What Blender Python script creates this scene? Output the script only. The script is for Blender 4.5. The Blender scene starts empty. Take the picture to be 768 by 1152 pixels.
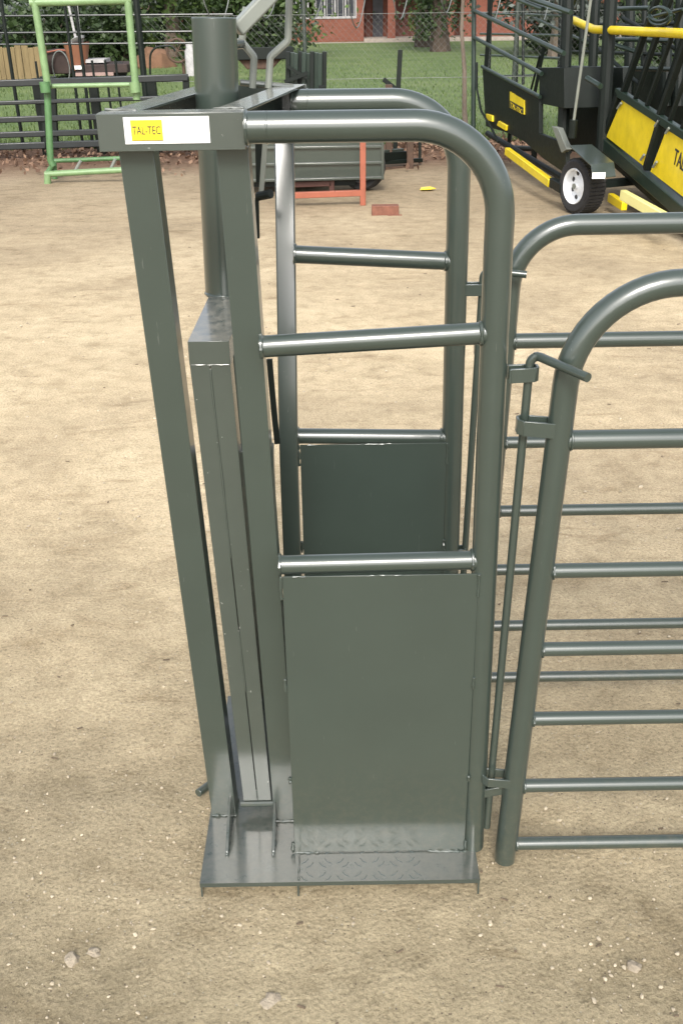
import bpy, bmesh, math, random
from mathutils import Vector, Matrix, noise
R = math.radians
random.seed(7)
S = bpy.context.scene
COL = S.collection
V = Vector

# ------------------------------------------------------------------ camera
FPX, CAMH, PITCH, ROLL = 1157.0, 1.6, R(26.47), -0.0155
_r0 = V((1, 0, 0)); _u0 = V((0, math.sin(PITCH), math.cos(PITCH))); FW = V((0, math.cos(PITCH), -math.sin(PITCH)))
RT = math.cos(ROLL)*_r0 + math.sin(ROLL)*_u0
UP = -math.sin(ROLL)*_r0 + math.cos(ROLL)*_u0
EYE = V((0, 0, CAMH))
cd = bpy.data.cameras.new('camera'); cam = bpy.data.objects.new('camera', cd); COL.objects.link(cam)
cd.sensor_fit = 'VERTICAL'; cd.sensor_height = 36; cd.sensor_width = 24; cd.lens = FPX/1152*36
cd.clip_start = 0.05; cd.clip_end = 2000
m = Matrix((RT, UP, -FW)).transposed().to_4x4(); m.translation = EYE
cam.matrix_world = m
S.camera = cam

def ray(x, y): return FW + RT*((x-384)/FPX) - UP*((y-576)/FPX)
def P(x, y, Y):                      # point on the sight line at depth Y
    d = ray(x, y); return EYE + d*(Y/d.y)
def G(x, y, z=0.0):                  # point on the ground (or height z)
    d = ray(x, y); return EYE + d*((z-CAMH)/d.z)

# ------------------------------------------------------------------ materials
def new_mat(name):
    mt = bpy.data.materials.new(name); mt.use_nodes = True
    nt = mt.node_tree; nt.nodes.clear()
    out = nt.nodes.new('ShaderNodeOutputMaterial'); b = nt.nodes.new('ShaderNodeBsdfPrincipled')
    nt.links.new(b.outputs[0], out.inputs[0])
    return mt, nt, b
def N(nt, t, **kw):
    n = nt.nodes.new(t)
    for k, v in kw.items():
        if k.startswith('i_'): n.inputs[k[2:].replace('_', ' ')].default_value = v
        else: setattr(n, k, v)
    return n
def ramp(nt, fac, stops, interp='LINEAR'):
    n = nt.nodes.new('ShaderNodeValToRGB'); cr = n.color_ramp; cr.interpolation = interp
    while len(cr.elements) < len(stops): cr.elements.new(0.5)
    for e, (p, c) in zip(cr.elements, stops):
        e.position = p; e.color = (c[0], c[1], c[2], 1) if not isinstance(c, (int, float)) else (c, c, c, 1)
    nt.links.new(fac, n.inputs[0]); return n
def mix(nt, fac, a, b, mode='MIX'):
    n = nt.nodes.new('ShaderNodeMix'); n.data_type = 'RGBA'; n.blend_type = mode
    for sock, v in ((n.inputs[0], fac), (n.inputs[6], a), (n.inputs[7], b)):
        if isinstance(v, (int, float)): sock.default_value = v
        elif isinstance(v, (tuple, list)): sock.default_value = (*v[:3], 1)
        else: nt.links.new(v, sock)
    return n.outputs[2]
def coords(nt, scale=(1, 1, 1), obj=False):
    if obj: src = nt.nodes.new('ShaderNodeTexCoord').outputs['Object']
    else: src = nt.nodes.new('ShaderNodeNewGeometry').outputs['Position']
    mp = N(nt, 'ShaderNodeMapping'); mp.inputs['Scale'].default_value = scale
    nt.links.new(src, mp.inputs[0]); return mp.outputs[0]
def nz(nt, vec, scale, detail=4, rough=0.55, dist=0.0):
    n = N(nt, 'ShaderNodeTexNoise'); n.inputs['Scale'].default_value = scale; n.inputs['Detail'].default_value = detail
    n.inputs['Roughness'].default_value = rough; n.inputs['Distortion'].default_value = dist
    nt.links.new(vec, n.inputs['Vector']); return n.outputs['Fac']
def bump(nt, b, h, strength, dist, prev=None):
    n = N(nt, 'ShaderNodeBump'); n.inputs['Strength'].default_value = strength; n.inputs['Distance'].default_value = dist
    nt.links.new(h, n.inputs['Height'])
    if prev is not None: nt.links.new(prev, n.inputs['Normal'])
    nt.links.new(n.outputs[0], b.inputs['Normal']); return n.outputs[0]

def paint(name, col, rough=0.34, vary=0.18, coat=0.25, peel=0.06, dust=0.0, dustcol=(.34, .27, .18), chips=None, spec=None, mud=False):
    mt, nt, b = new_mat(name); v = coords(nt)
    a = nz(nt, v, 9, 5, 0.6); c = ramp(nt, a, [(0.25, tuple(x*(1-vary) for x in col)), (0.75, tuple(x*(1+vary) for x in col))]).outputs[0]
    if dust > 0:
        g = nt.nodes.new('ShaderNodeNewGeometry'); s1 = N(nt, 'ShaderNodeSeparateXYZ'); nt.links.new(g.outputs['Normal'], s1.inputs[0])
        up = N(nt, 'ShaderNodeMapRange'); up.inputs[1].default_value = 0.55; up.inputs[2].default_value = 0.95; nt.links.new(s1.outputs[2], up.inputs[0])
        dn = ramp(nt, nz(nt, v, 34, 8, 0.78), [(0.36, 0.0), (0.72, 1.0)]).outputs[0]
        mu = N(nt, 'ShaderNodeMath', operation='MULTIPLY'); nt.links.new(up.outputs[0], mu.inputs[0]); nt.links.new(dn, mu.inputs[1])
        m2 = N(nt, 'ShaderNodeMath', operation='MULTIPLY'); nt.links.new(mu.outputs[0], m2.inputs[0]); m2.inputs[1].default_value = dust
        c = mix(nt, m2.outputs[0], c, dustcol)
        rr = N(nt, 'ShaderNodeMapRange'); rr.inputs[3].default_value = rough; rr.inputs[4].default_value = 0.85
        nt.links.new(m2.outputs[0], rr.inputs[0]); nt.links.new(rr.outputs[0], b.inputs['Roughness'])
    else:
        rr = ramp(nt, nz(nt, v, 30, 3), [(0.2, rough*0.92), (0.8, min(1, rough*1.1))]).outputs[0]
        nt.links.new(rr, b.inputs['Roughness'])
    if chips:
        sp = ramp(nt, nz(nt, v, 70, 3, 0.6), [(0.70, 0.0), (0.74, 1.0)]).outputs[0]
        c = mix(nt, sp, c, chips)
    if mud:
        sz = N(nt, 'ShaderNodeSeparateXYZ'); nt.links.new(v, sz.inputs[0])
        mr = N(nt, 'ShaderNodeMapRange'); mr.inputs[1].default_value = .30; mr.inputs[2].default_value = -.02; nt.links.new(sz.outputs[2], mr.inputs[0])
        sp = ramp(nt, nz(nt, v, 55, 6, 0.75), [(0.45, 0.0), (0.70, 1.0)]).outputs[0]
        mm_ = N(nt, 'ShaderNodeMath', operation='MULTIPLY'); nt.links.new(mr.outputs[0], mm_.inputs[0]); nt.links.new(sp, mm_.inputs[1])
        m3 = N(nt, 'ShaderNodeMath', operation='MULTIPLY'); nt.links.new(mm_.outputs[0], m3.inputs[0]); m3.inputs[1].default_value = .15
        c = mix(nt, m3.outputs[0], c, (.24, .19, .125))
        vl = nz(nt, coords(nt, (60, 60, 4)), 6, 2, 0.5); sc_ = ramp(nt, vl, [(0.74, 0.0), (0.77, 1.0)]).outputs[0]
        m4 = N(nt, 'ShaderNodeMath', operation='MULTIPLY'); nt.links.new(sc_, m4.inputs[0]); m4.inputs[1].default_value = .35
        c = mix(nt, m4.outputs[0], c, (.17, .18, .165))
    nt.links.new(c, b.inputs['Base Color'])
    b.inputs['Coat Weight'].default_value = coat; b.inputs['Coat Roughness'].default_value = 0.14
    b.inputs['Coat IOR'].default_value = 1.5 if coat < .5 else 1.62
    if spec is not None: b.inputs['Specular IOR Level'].default_value = spec
    if peel > 0:
        bump(nt, b, nz(nt, v, 300, 2), peel, 0.0012)
    return mt
def plain(name, col, rough=0.7, vary=0.25, scale=12, metal=0.0, bmp=0.0, stretch=(1, 1, 1)):
    mt, nt, b = new_mat(name); v = coords(nt, stretch)
    c = ramp(nt, nz(nt, v, scale, 6, 0.65), [(0.25, tuple(x*(1-vary) for x in col)), (0.75, tuple(min(1, x*(1+vary)) for x in col))]).outputs[0]
    nt.links.new(c, b.inputs['Base Color']); b.inputs['Roughness'].default_value = rough; b.inputs['Metallic'].default_value = metal
    if bmp: bump(nt, b, nz(nt, v, scale*4, 5, 0.65), bmp, 0.02)
    return mt
def leafmat(name, c1, c2, rough=0.55, trans=0.25):
    mt, nt, b = new_mat(name)
    at = N(nt, 'ShaderNodeAttribute', attribute_name='tone')
    c = ramp(nt, at.outputs['Fac'], [(0.0, c1), (1.0, c2)]).outputs[0]
    nt.links.new(c, b.inputs['Base Color']); b.inputs['Roughness'].default_value = rough
    tr = N(nt, 'ShaderNodeBsdfTranslucent'); nt.links.new(c, tr.inputs[0])
    ms = N(nt, 'ShaderNodeMixShader'); ms.inputs[0].default_value = trans
    nt.links.new(b.outputs[0], ms.inputs[1]); nt.links.new(tr.outputs[0], ms.inputs[2])
    nt.links.new(ms.outputs[0], nt.nodes['Material Output'].inputs[0])
    return mt

M = {}
M['steel'] = paint('grey_green_enamel', (.035, .048, .040), 0.31, 0.06, 0.65, 0.05, mud=True)
M['steel_dusty'] = paint('grey_green_enamel_dusty', (.036, .048, .042), 0.25, 0.08, 0.8, 0.04, dust=0.5, dustcol=(.17, .16, .135))
M['steel_scuff'] = paint('grey_green_enamel_scuffed', (.044, .056, .048), 0.27, 0.08, 0.9, 0.10, dust=0.7, dustcol=(.36, .33, .27), chips=(.30, .31, .29))
M['zinc'] = paint('pale_grey_steel', (.19, .205, .18), 0.38, 0.12, 0.1, 0.04)
M['black_steel'] = paint('dark_green_black_paint', (.006, .0095, .0075), 0.5, 0.2, 0.0, 0.04, spec=0.25)
M['dark_green'] = paint('deep_green_paint', (.013, .026, .018), 0.36, 0.2, 0.1, 0.04, spec=0.4)
M['yard_rail'] = paint('dark_yard_rail_paint', (.012, .016, .017), 0.40, 0.25, 0.2, 0.05, dust=0.35, dustcol=(.15, .15, .15))
M['yellow'] = paint('yellow_enamel', (.74, .56, .012), 0.38, 0.14, 0.25, 0.03, chips=(.30, .22, .03))
M['pale_yellow'] = paint('pale_yellow_reflector', (.85, .80, .32), 0.3, 0.05, 0.4, 0.0)
M['white'] = plain('white_vinyl', (.82, .82, .80), 0.35, 0.03)
M['ink'] = plain('black_ink', (.02, .02, .02), 0.5, 0.1)
M['pale_green'] = paint('pale_green_pipe_paint', (.16, .255, .115), 0.42, 0.22, 0.15, 0.05, chips=(.16, .13, .09))
M['mid_green'] = paint('worn_green_pipe_paint', (.07, .16, .06), 0.5, 0.3, 0.1, 0.05, chips=(.14, .10, .07))
M['orange'] = paint('red_oxide_primer', (.27, .078, .042), 0.55, 0.2, 0.0, 0.05)
M['oxide_dark'] = paint('dark_oxide_primer', (.07, .025, .018), 0.6, 0.2, 0.0, 0.05)
M['rubber'] = plain('tyre_rubber', (.022, .022, .023), 0.8, 0.3, 40, bmp=0.3)
M['brick1'] = plain('fired_clay', (.19, .08, .052), 0.9, 0.3, 30, bmp=0.4)
M['rust'] = plain('rusted_steel', (.075, .045, .03), 0.85, 0.4, 25, bmp=0.3)
M['bark'] = plain('bark', (.075, .055, .042), 0.95, 0.45, 14, bmp=0.7, stretch=(1, 1, .25))
M['pale_bark'] = plain('pale_bark', (.16, .125, .095), 0.95, 0.4, 14, bmp=0.6, stretch=(1, 1, .25))
M['wood'] = plain('weathered_slabs', (.17, .125, .06), 0.9, 0.35, 5, bmp=0.4, stretch=(3, 3, .3))
M['dark_wood'] = plain('dark_wagon_boards', (.035, .022, .019), 0.85, 0.4, 6)
M['pinkish'] = plain('faded_pink_paint', (.27, .18, .16), 0.7, 0.2, 6)
M['terracotta'] = plain('orange_plastic', (.19, .075, .04), 0.6, 0.15, 5)
M['wire'] = plain('galvanised_wire', (.17, .18, .17), 0.5, 0.2, 9, metal=0.4)
M['stone'] = plain('pale_stone', (.33, .28, .21), 0.9, 0.3, 60, bmp=0.5)
M['pebble'] = plain('pebbles', (.40, .34, .25), 0.9, 0.45, 40)
M['leaf_litter'] = leafmat('dead_leaves', (.09, .048, .03), (.27, .17, .11), 0.85, 0.1)
M['straw'] = plain('dry_chips', (.12, .09, .06), 0.9, 0.5, 30)
M['leaf_dark'] = leafmat('dark_leaves', (.016, .03, .012), (.06, .10, .03))
M['leaf_mid'] = leafmat('mid_leaves', (.03, .06, .016), (.11, .17, .045))
M['leaf_light'] = leafmat('light_leaves', (.08, .13, .02), (.22, .30, .06))
M['leaf_grey'] = leafmat('grey_leaves', (.05, .065, .055), (.17, .19, .17))
M['grass'] = leafmat('grass_blades', (.06, .105, .028), (.135, .185, .055), 0.6, 0.3)
M['curtain'] = plain('dark_interior', (.05, .05, .06), 0.4, 0.4, 3)
M['roof'] = plain('roof_tin', (.20, .09, .07), 0.6, 0.2, 3)
M['door_wood'] = plain('red_brown_boards', (.14, .045, .03), 0.6, 0.3, 6, stretch=(8, 8, .5))
M['slab'] = plain('concrete', (.33, .28, .24), 0.9, 0.2, 4)
M['old_white'] = plain('grimy_white', (.34, .33, .33), 0.7, 0.3, 8)
M['dirt_mound'] = plain('orange_earth', (.15, .08, .045), 0.95, 0.3, 4, bmp=0.5)

def ground_mat():
    mt, nt, b = new_mat('sandy_yard_dirt'); v = coords(nt)
    vs = coords(nt, (0.8, 1.7, 1))
    big = nz(nt, v, 0.55, 6, 0.62, 0.4)
    streak = nz(nt, vs, 3.2, 7, 0.68, 0.9)
    mid = nz(nt, v, 9, 7, 0.72, 0.3)
    fine = nz(nt, v, 120, 5, 0.8)
    gr = nz(nt, v, 330, 3, 0.7)
    c = ramp(nt, big, [(0.32, (.33, .264, .172)), (0.50, (.46, .372, .242)), (0.66, (.565, .468, .312))]).outputs[0]
    sc = ramp(nt, streak, [(0.28, (.70, .66, .61)), (0.42, (.96, .95, .94)), (0.60, (1.08, 1.08, 1.08))]).outputs[0]
    c = mix(nt, 0.8, c, sc, 'MULTIPLY')
    mc = ramp(nt, mid, [(0.30, (.70, .68, .65)), (0.47, (1, 1, 1)), (0.66, (1.20, 1.20, 1.21))]).outputs[0]
    c = mix(nt, 0.75, c, mc, 'MULTIPLY')
    fc = ramp(nt, fine, [(0.30, (.42, .40, .38)), (0.48, (.98, .98, .98)), (0.70, (1.40, 1.40, 1.42))]).outputs[0]
    c = mix(nt, 0.75, c, fc, 'MULTIPLY')
    sf = nz(nt, coords(nt, (1.3, 3.6, 1)), 2.4, 6, 0.7, 1.2); sfc = ramp(nt, sf, [(0.58, (1, 1, 1)), (0.70, (.66, .62, .58))]).outputs[0]
    c = mix(nt, 0.8, c, sfc, 'MULTIPLY')
    gc = ramp(nt, gr, [(0.32, (.74, .73, .71)), (0.5, (1, 1, 1)), (0.68, (1.18, 1.18, 1.18))]).outputs[0]
    c = mix(nt, 0.7, c, gc, 'MULTIPLY')
    # small pale grit and dark crumbs
    vo = N(nt, 'ShaderNodeTexVoronoi'); vo.inputs['Scale'].default_value = 95; nt.links.new(v, vo.inputs['Vector'])
    dotm = ramp(nt, vo.outputs['Distance'], [(0.14, 1.0), (0.22, 0.0)]).outputs[0]
    sel = N(nt, 'ShaderNodeSeparateColor'); nt.links.new(vo.outputs['Color'], sel.inputs[0])
    s_hi = ramp(nt, sel.outputs[0], [(0.86, 0.0), (0.88, 1.0)]).outputs[0]
    s_lo = ramp(nt, sel.outputs[1], [(0.82, 0.0), (0.84, 1.0)]).outputs[0]
    mh = N(nt, 'ShaderNodeMath', operation='MULTIPLY'); nt.links.new(dotm, mh.inputs[0]); nt.links.new(s_hi, mh.inputs[1])
    ml = N(nt, 'ShaderNodeMath', operation='MULTIPLY'); nt.links.new(dotm, ml.inputs[0]); nt.links.new(s_lo, ml.inputs[1])
    c = mix(nt, mh.outputs[0], c, (.52, .46, .36)); c = mix(nt, ml.outputs[0], c, (.20, .15, .11))
    # darker soil and leaf mould towards the yard's far edge, darker and greyer close by
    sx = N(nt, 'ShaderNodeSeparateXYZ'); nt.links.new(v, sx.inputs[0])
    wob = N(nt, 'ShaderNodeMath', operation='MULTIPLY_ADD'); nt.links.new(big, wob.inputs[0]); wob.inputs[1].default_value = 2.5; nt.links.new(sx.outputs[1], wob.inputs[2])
    far = N(nt, 'ShaderNodeMapRange'); far.inputs[1].default_value = 7.0; far.inputs[2].default_value = 12.5; nt.links.new(wob.outputs[0], far.inputs[0])
    c = mix(nt, far.outputs[0], c, mix(nt, 1.0, c, (.56, .545, .55), 'MULTIPLY'))
    vfar = N(nt, 'ShaderNodeMapRange'); vfar.inputs[1].default_value = 12.4; vfar.inputs[2].default_value = 13.4; nt.links.new(wob.outputs[0], vfar.inputs[0])
    c = mix(nt, vfar.outputs[0], c, mix(nt, 1.0, c, (.55, .42, .42), 'MULTIPLY'))
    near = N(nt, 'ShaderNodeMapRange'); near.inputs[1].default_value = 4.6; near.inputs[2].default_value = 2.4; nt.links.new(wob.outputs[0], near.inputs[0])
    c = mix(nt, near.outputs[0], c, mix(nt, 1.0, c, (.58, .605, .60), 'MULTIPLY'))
    nt.links.new(c, b.inputs['Base Color']); b.inputs['Roughness'].default_value = 0.95; b.inputs['Specular IOR Level'].default_value = 0.2
    p1 = bump(nt, b, fine, 0.55, 0.008)
    p2 = bump(nt, b, mid, 0.35, 0.03, p1)
    bump(nt, b, vo.outputs['Distance'], 0.25, 0.006, p2)
    return mt
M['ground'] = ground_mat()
def lawn_mat():
    mt, nt, b = new_mat('mown_lawn'); v = coords(nt)
    c = ramp(nt, nz(nt, v, 0.5, 5, 0.6), [(0.3, (.075, .125, .033)), (0.55, (.115, .165, .052)), (0.75, (.17, .20, .08))]).outputs[0]
    f = ramp(nt, nz(nt, v, 14, 5, 0.7), [(0.3, (.62, .65, .6)), (0.7, (1.25, 1.22, 1.15))]).outputs[0]
    c = mix(nt, 0.8, c, f, 'MULTIPLY'); nt.links.new(c, b.inputs['Base Color']); b.inputs['Roughness'].default_value = 0.9
    bump(nt, b, nz(nt, v, 40, 4), 0.6, 0.05); return mt
M['lawn'] = lawn_mat()
def brick_mat():
    mt, nt, b = new_mat('red_brickwork')
    g = nt.nodes.new('ShaderNodeNewGeometry'); s = N(nt, 'ShaderNodeSeparateXYZ'); nt.links.new(g.outputs['Position'], s.inputs[0])
    ad = N(nt, 'ShaderNodeMath', operation='ADD'); nt.links.new(s.outputs[0], ad.inputs[0]); nt.links.new(s.outputs[1], ad.inputs[1])
    k = N(nt, 'ShaderNodeCombineXYZ'); nt.links.new(ad.outputs[0], k.inputs[0]); nt.links.new(s.outputs[2], k.inputs[1])
    t = N(nt, 'ShaderNodeTexBrick'); nt.links.new(k.outputs[0], t.inputs['Vector'])
    t.inputs['Scale'].default_value = 1; t.inputs['Brick Width'].default_value = .23; t.inputs['Row Height'].default_value = .085
    t.inputs['Mortar Size'].default_value = .008
    t.inputs['Color1'].default_value = (.20, .068, .042, 1); t.inputs['Color2'].default_value = (.165, .055, .035, 1); t.inputs['Mortar'].default_value = (.175, .072, .05, 1)
    nt.links.new(t.outputs[0], b.inputs['Base Color']); b.inputs['Roughness'].default_value = 0.9
    return mt
M['brickwork'] = brick_mat()
def glass_mat():
    mt, nt, b = new_mat('window_glass'); b.inputs['Base Color'].default_value = (.03, .035, .045, 1); b.inputs['Roughness'].default_value = 0.08
    return mt
M['glass'] = glass_mat()

# ------------------------------------------------------------------ object helpers
ORG = {}
def thing(name, label, cat, loc=(0, 0, 0), group=None):
    o = bpy.data.objects.new(name, None); COL.objects.link(o); o.location = loc; o.empty_display_size = 0.1
    o['label'] = label; o['category'] = cat
    if group: o['group'] = group
    ORG[o.name] = V(loc); return o
def part(name, bm, mat, parent=None, bevel=0.0, label=None, smooth=35, kind=None):
    me = bpy.data.meshes.new(name)
    if parent is not None:
        off = ORG[parent.name]; bmesh.ops.translate(bm, verts=bm.verts, vec=-off)
    bmesh.ops.recalc_face_normals(bm, faces=bm.faces)
    bm.to_mesh(me); bm.free()
    for mm in (mat if isinstance(mat, list) else [mat]): me.materials.append(M[mm] if isinstance(mm, str) else mm)
    if smooth:
        for p in me.polygons: p.use_smooth = True
        me.set_sharp_from_angle(angle=R(smooth))
    o = bpy.data.objects.new(name, me); COL.objects.link(o)
    if parent is not None: o.parent = parent; ORG[o.name] = ORG[parent.name]
    if bevel:
        md = o.modifiers.new('edge', 'BEVEL'); md.width = bevel; md.segments = 2; md.limit_method = 'ANGLE'; md.angle_limit = R(40); md.use_clamp_overlap = True
    if label: o['label'] = label
    if kind: o['kind'] = kind
    return o
def solo(name, bm, mat, label, cat, loc=(0, 0, 0), group=None, **kw):
    bmesh.ops.translate(bm, verts=bm.verts, vec=-V(loc))
    o = part(name, bm, mat, None, **kw); o.location = loc; o['label'] = label; o['category'] = cat
    if group: o['group'] = group
    return o
def structure(name, bm, mat, **kw):
    o = part(name, bm, mat, None, **kw); o['kind'] = 'structure'; return o
def copy_tree(o, parent=None):
    c = o.copy(); COL.objects.link(c)
    if parent is not None: c.parent = parent
    for ch in list(o.children): copy_tree(ch, c)
    return c
B = bmesh.new

def frame_of(d, hint=None):
    d = d.normalized(); h = hint if hint is not None else (V((0, 0, 1)) if abs(d.z) < 0.9 else V((0, 1, 0)))
    s = d.cross(h)
    if s.length < 1e-6: s = d.cross(V((1, 0, 0)))
    s.normalize(); return s, s.cross(d).normalized()
def tube(bm, pts, r, seg=14, mi=0, caps=True):
    pts = [V(p) for p in pts]; n = len(pts)
    rs = list(r) if isinstance(r, (list, tuple)) else [r]*n
    rings = []; s = u = None
    for i in range(n):
        d = (pts[min(i+1, n-1)] - pts[max(i-1, 0)]).normalized()
        if s is None: s, u = frame_of(d)
        else:
            s = (s - d*s.dot(d)).normalized(); u = s.cross(d).normalized()
        rings.append([bm.verts.new(pts[i] + (s*math.cos(2*math.pi*k/seg) + u*math.sin(2*math.pi*k/seg))*rs[i]) for k in range(seg)])
    for a, b in zip(rings, rings[1:]):
        for k in range(seg):
            f = bm.faces.new((a[k], a[(k+1) % seg], b[(k+1) % seg], b[k])); f.material_index = mi
    if caps:
        for rg in (rings[0], rings[-1]):
            f = bm.faces.new(rg); f.material_index = mi
def fillet(pts, rad, n=10):
    pts = [V(p) for p in pts]; out = [pts[0]]
    for a, b, c in zip(pts, pts[1:], pts[2:]):
        d1 = (a-b).normalized(); d2 = (c-b).normalized(); ang = d1.angle(d2)
        t = min(rad/math.tan(ang/2), (a-b).length*.49 if a != pts[0] else (a-b).length*.98, (c-b).length*.98)
        rr = t*math.tan(ang/2); bis = (d1+d2).normalized(); cen = b + bis*(rr/math.sin(ang/2))
        v1 = (b+d1*t)-cen; v2 = (b+d2*t)-cen; tot = v1.angle(v2); ax = v1.cross(v2).normalized()
        for i in range(n+1): out.append(cen + Matrix.Rotation(tot*i/n, 3, ax) @ v1)
    out.append(pts[-1]); return out
def hexa(bm, a, b, mi=0):            # 4 corners of one end, 4 of the other
    va = [bm.verts.new(p) for p in a]; vb = [bm.verts.new(p) for p in b]
    fs = [bm.faces.new(va), bm.faces.new(vb[::-1])]
    for i in range(4): fs.append(bm.faces.new((va[i], vb[i], vb[(i+1) % 4], va[(i+1) % 4])))
    for f in fs: f.material_index = mi
def box(bm, lo, hi, mi=0):
    (x0, y0, z0), (x1, y1, z1) = lo, hi
    hexa(bm, [(x0, y0, z0), (x1, y0, z0), (x1, y1, z0), (x0, y1, z0)], [(x0, y0, z1), (x1, y0, z1), (x1, y1, z1), (x0, y1, z1)], mi)
def beam(bm, a, b, w, h, hint=None, mi=0, taper=1.0):   # w across (side), h along hint
    a, b = V(a), V(b); s, u = frame_of(b-a, hint)
    q = lambda c, k: [c + s*(x*w/2*k) + u*(y*h/2*k) for x, y in ((-1, -1), (1, -1), (1, 1), (-1, 1))]
    hexa(bm, q(a, 1), q(b, taper), mi)
def prism(bm, poly, vec, mi=0):
    vec = V(vec); a = [bm.verts.new(V(p)) for p in poly]; b = [bm.verts.new(V(p)+vec) for p in poly]; n = len(poly)
    fs = [bm.faces.new(a), bm.faces.new(b[::-1])] + [bm.faces.new((a[i], b[i], b[(i+1) % n], a[(i+1) % n])) for i in range(n)]
    for f in fs: f.material_index = mi
def weld(bm, c, axis, r, t=0.004, seg=26):
    c = V(c); s, u = frame_of(V(axis)); ring = []
    pts = []
    for k in range(seg+1):
        a = 2*math.pi*k/seg
        pts.append(c + (s*math.cos(a)+u*math.sin(a))*r)
    rs = [t*random.uniform(.55, 1.35) for _ in pts]; rs[-1] = rs[0]
    tube(bm, pts, rs, 6)
def bead(bm, a, b, t=0.003, n=None):
    a, b = V(a), V(b); n = n or max(4, int((b-a).length/0.006))
    pts = [a.lerp(b, i/n) + V((random.uniform(-1, 1), random.uniform(-1, 1), random.uniform(-1, 1)))*t*.3 for i in range(n+1)]
    tube(bm, pts, [t*random.uniform(.5, 1.3) for _ in pts], 6)
def text(bm, s, width, height, origin, xdir, ydir, mi, ext=0.0004):
    cu = bpy.data.curves.new('lettering', 'FONT'); cu.body = s; cu.size = 1; cu.extrude = 0.5; cu.resolution_u = 2
    o = bpy.data.objects.new('lettering', cu); COL.objects.link(o)
    bpy.context.view_layer.update()
    me = bpy.data.meshes.new_from_object(o.evaluated_get(bpy.context.evaluated_depsgraph_get()))
    xs = [v.co.x for v in me.vertices]; ys = [v.co.y for v in me.vertices]
    x0, x1, y0, y1 = min(xs), max(xs), min(ys), max(ys); xd = V(xdir).normalized(); yd = V(ydir).normalized(); nd = xd.cross(yd).normalized(); og = V(origin)
    for v in me.vertices:
        v.co = og + xd*((v.co.x-x0)/(x1-x0)*width) + yd*((v.co.y-y0)/(y1-y0)*height) + nd*(v.co.z*ext*2)
    k = len(bm.faces); bm.from_mesh(me); bm.faces.ensure_lookup_table()
    for f in list(bm.faces)[k:]: f.material_index = mi
    bpy.data.objects.remove(o); bpy.data.curves.remove(cu); bpy.data.meshes.remove(me)

# ------------------------------------------------------------------ ground, lawn
def axis_pts(lo, hi, c, fine, grow):
    out = [c]; st = fine; x = c
    while x < hi: x += st; st *= grow; out.append(min(x, hi))
    st = fine; x = c
    while x > lo: x -= st; st *= grow; out.insert(0, max(x, lo))
    return out
bm = B()
xs = axis_pts(-500, 500, 0.1, .022, 1.028); ys = axis_pts(-300, 700, 1.5, .022, 1.03)
grid = []
for y in ys:
    row = []
    for x in xs:
        d = math.hypot(x, y-1.5); k = 1.0 if d < 14 else 0
        keep = 1.0
        z = (noise.noise(V((x*1.3, y*1.3, 0)))*.010 + noise.noise(V((x*5, y*5, 3)))*.005 + noise.noise(V((x*17, y*17, 7)))*.0028)*k*min(1, 3/(d+.01)*1.2) - .012
        row.append(bm.verts.new((x, y, min(z, .002))))
    grid.append(row)
for a, b in zip(grid, grid[1:]):
    for i in range(len(a)-1): bm.faces.new((a[i], a[i+1], b[i+1], b[i]))
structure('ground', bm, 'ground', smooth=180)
bm = B()
pts = []
for i in range(121):
    x = -60+i; pts.append((x, 13.75 + .35*noise.noise(V((x*.9, 0, 0))) + (.0 if x > -1.5 else -.15)))
va = [bm.verts.new((x, y, .004)) for x, y in pts]; vb = [bm.verts.new((x, 46.9, .004)) for x, y in pts]; vc = [bm.verts.new((x*3, 200, .004)) for x, y in pts]
for i in range(120):
    bm.faces.new((va[i], va[i+1], vb[i+1], vb[i])); bm.faces.new((vb[i], vb[i+1], vc[i+1], vc[i]))
structure('lawn', bm, 'lawn', smooth=0)
def leaf_faces(bm, lay, p, size, n, rnd=random, flat=0.0, aspect=1.7):
    for _ in range(n):
        pass
def add_leaf(bm, lay, c, size, tone, nrm=None, aspect=1.8):
    d = V((random.gauss(0, 1), random.gauss(0, 1), random.gauss(0, .8)))
    if d.length < .01: d = V((1, 0, 0))
    d.normalize()
    n = nrm if nrm is not None else V((random.gauss(0, 1), random.gauss(0, 1), random.gauss(.4, 1)))
    s = d.cross(n)
    if s.length < .01: s = d.cross(V((0, 0, 1)))
    s.normalize(); a = d*size*.5; b = s*size*.5/aspect
    f = bm.faces.new([bm.verts.new(c-a), bm.verts.new(c+b), bm.verts.new(c+a), bm.verts.new(c-b)])
    f[lay] = tone
def leafbm():
    bm = B(); lay = bm.faces.layers.float.new('tone'); return bm, lay
# grass
bm, lay = leafbm()
def blade(x, y, h):
    a = random.uniform(0, 6.28); w = random.uniform(.006, .014); l = random.gauss(0, .35)
    dx, dy = math.cos(a), math.sin(a)
    f = bm.faces.new([bm.verts.new((x-dx*w, y-dy*w, 0)), bm.verts.new((x+dx*w, y+dy*w, 0)), bm.verts.new((x+l*h*dy, y-l*h*dx, h))]); f[lay] = random.random()
for _ in range(26000):
    y = 13.5 + 20*random.random()**1.7; x = random.uniform(-.42*y, .42*y)
    if y < 13.75 + .35*noise.noise(V((x*.9, 0, 0))): continue
    blade(x, y, random.uniform(.03, .09))
for _ in range(2600):
    x = random.uniform(-6, 6.5); y = 13.55+random.gauss(0, .12)
    blade(x, y, random.uniform(.05, .22)*max(.2, .6+noise.noise(V((x*2, 1, 1)))))
part('grass', bm, 'grass', smooth=0)['kind'] = 'stuff'
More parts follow.
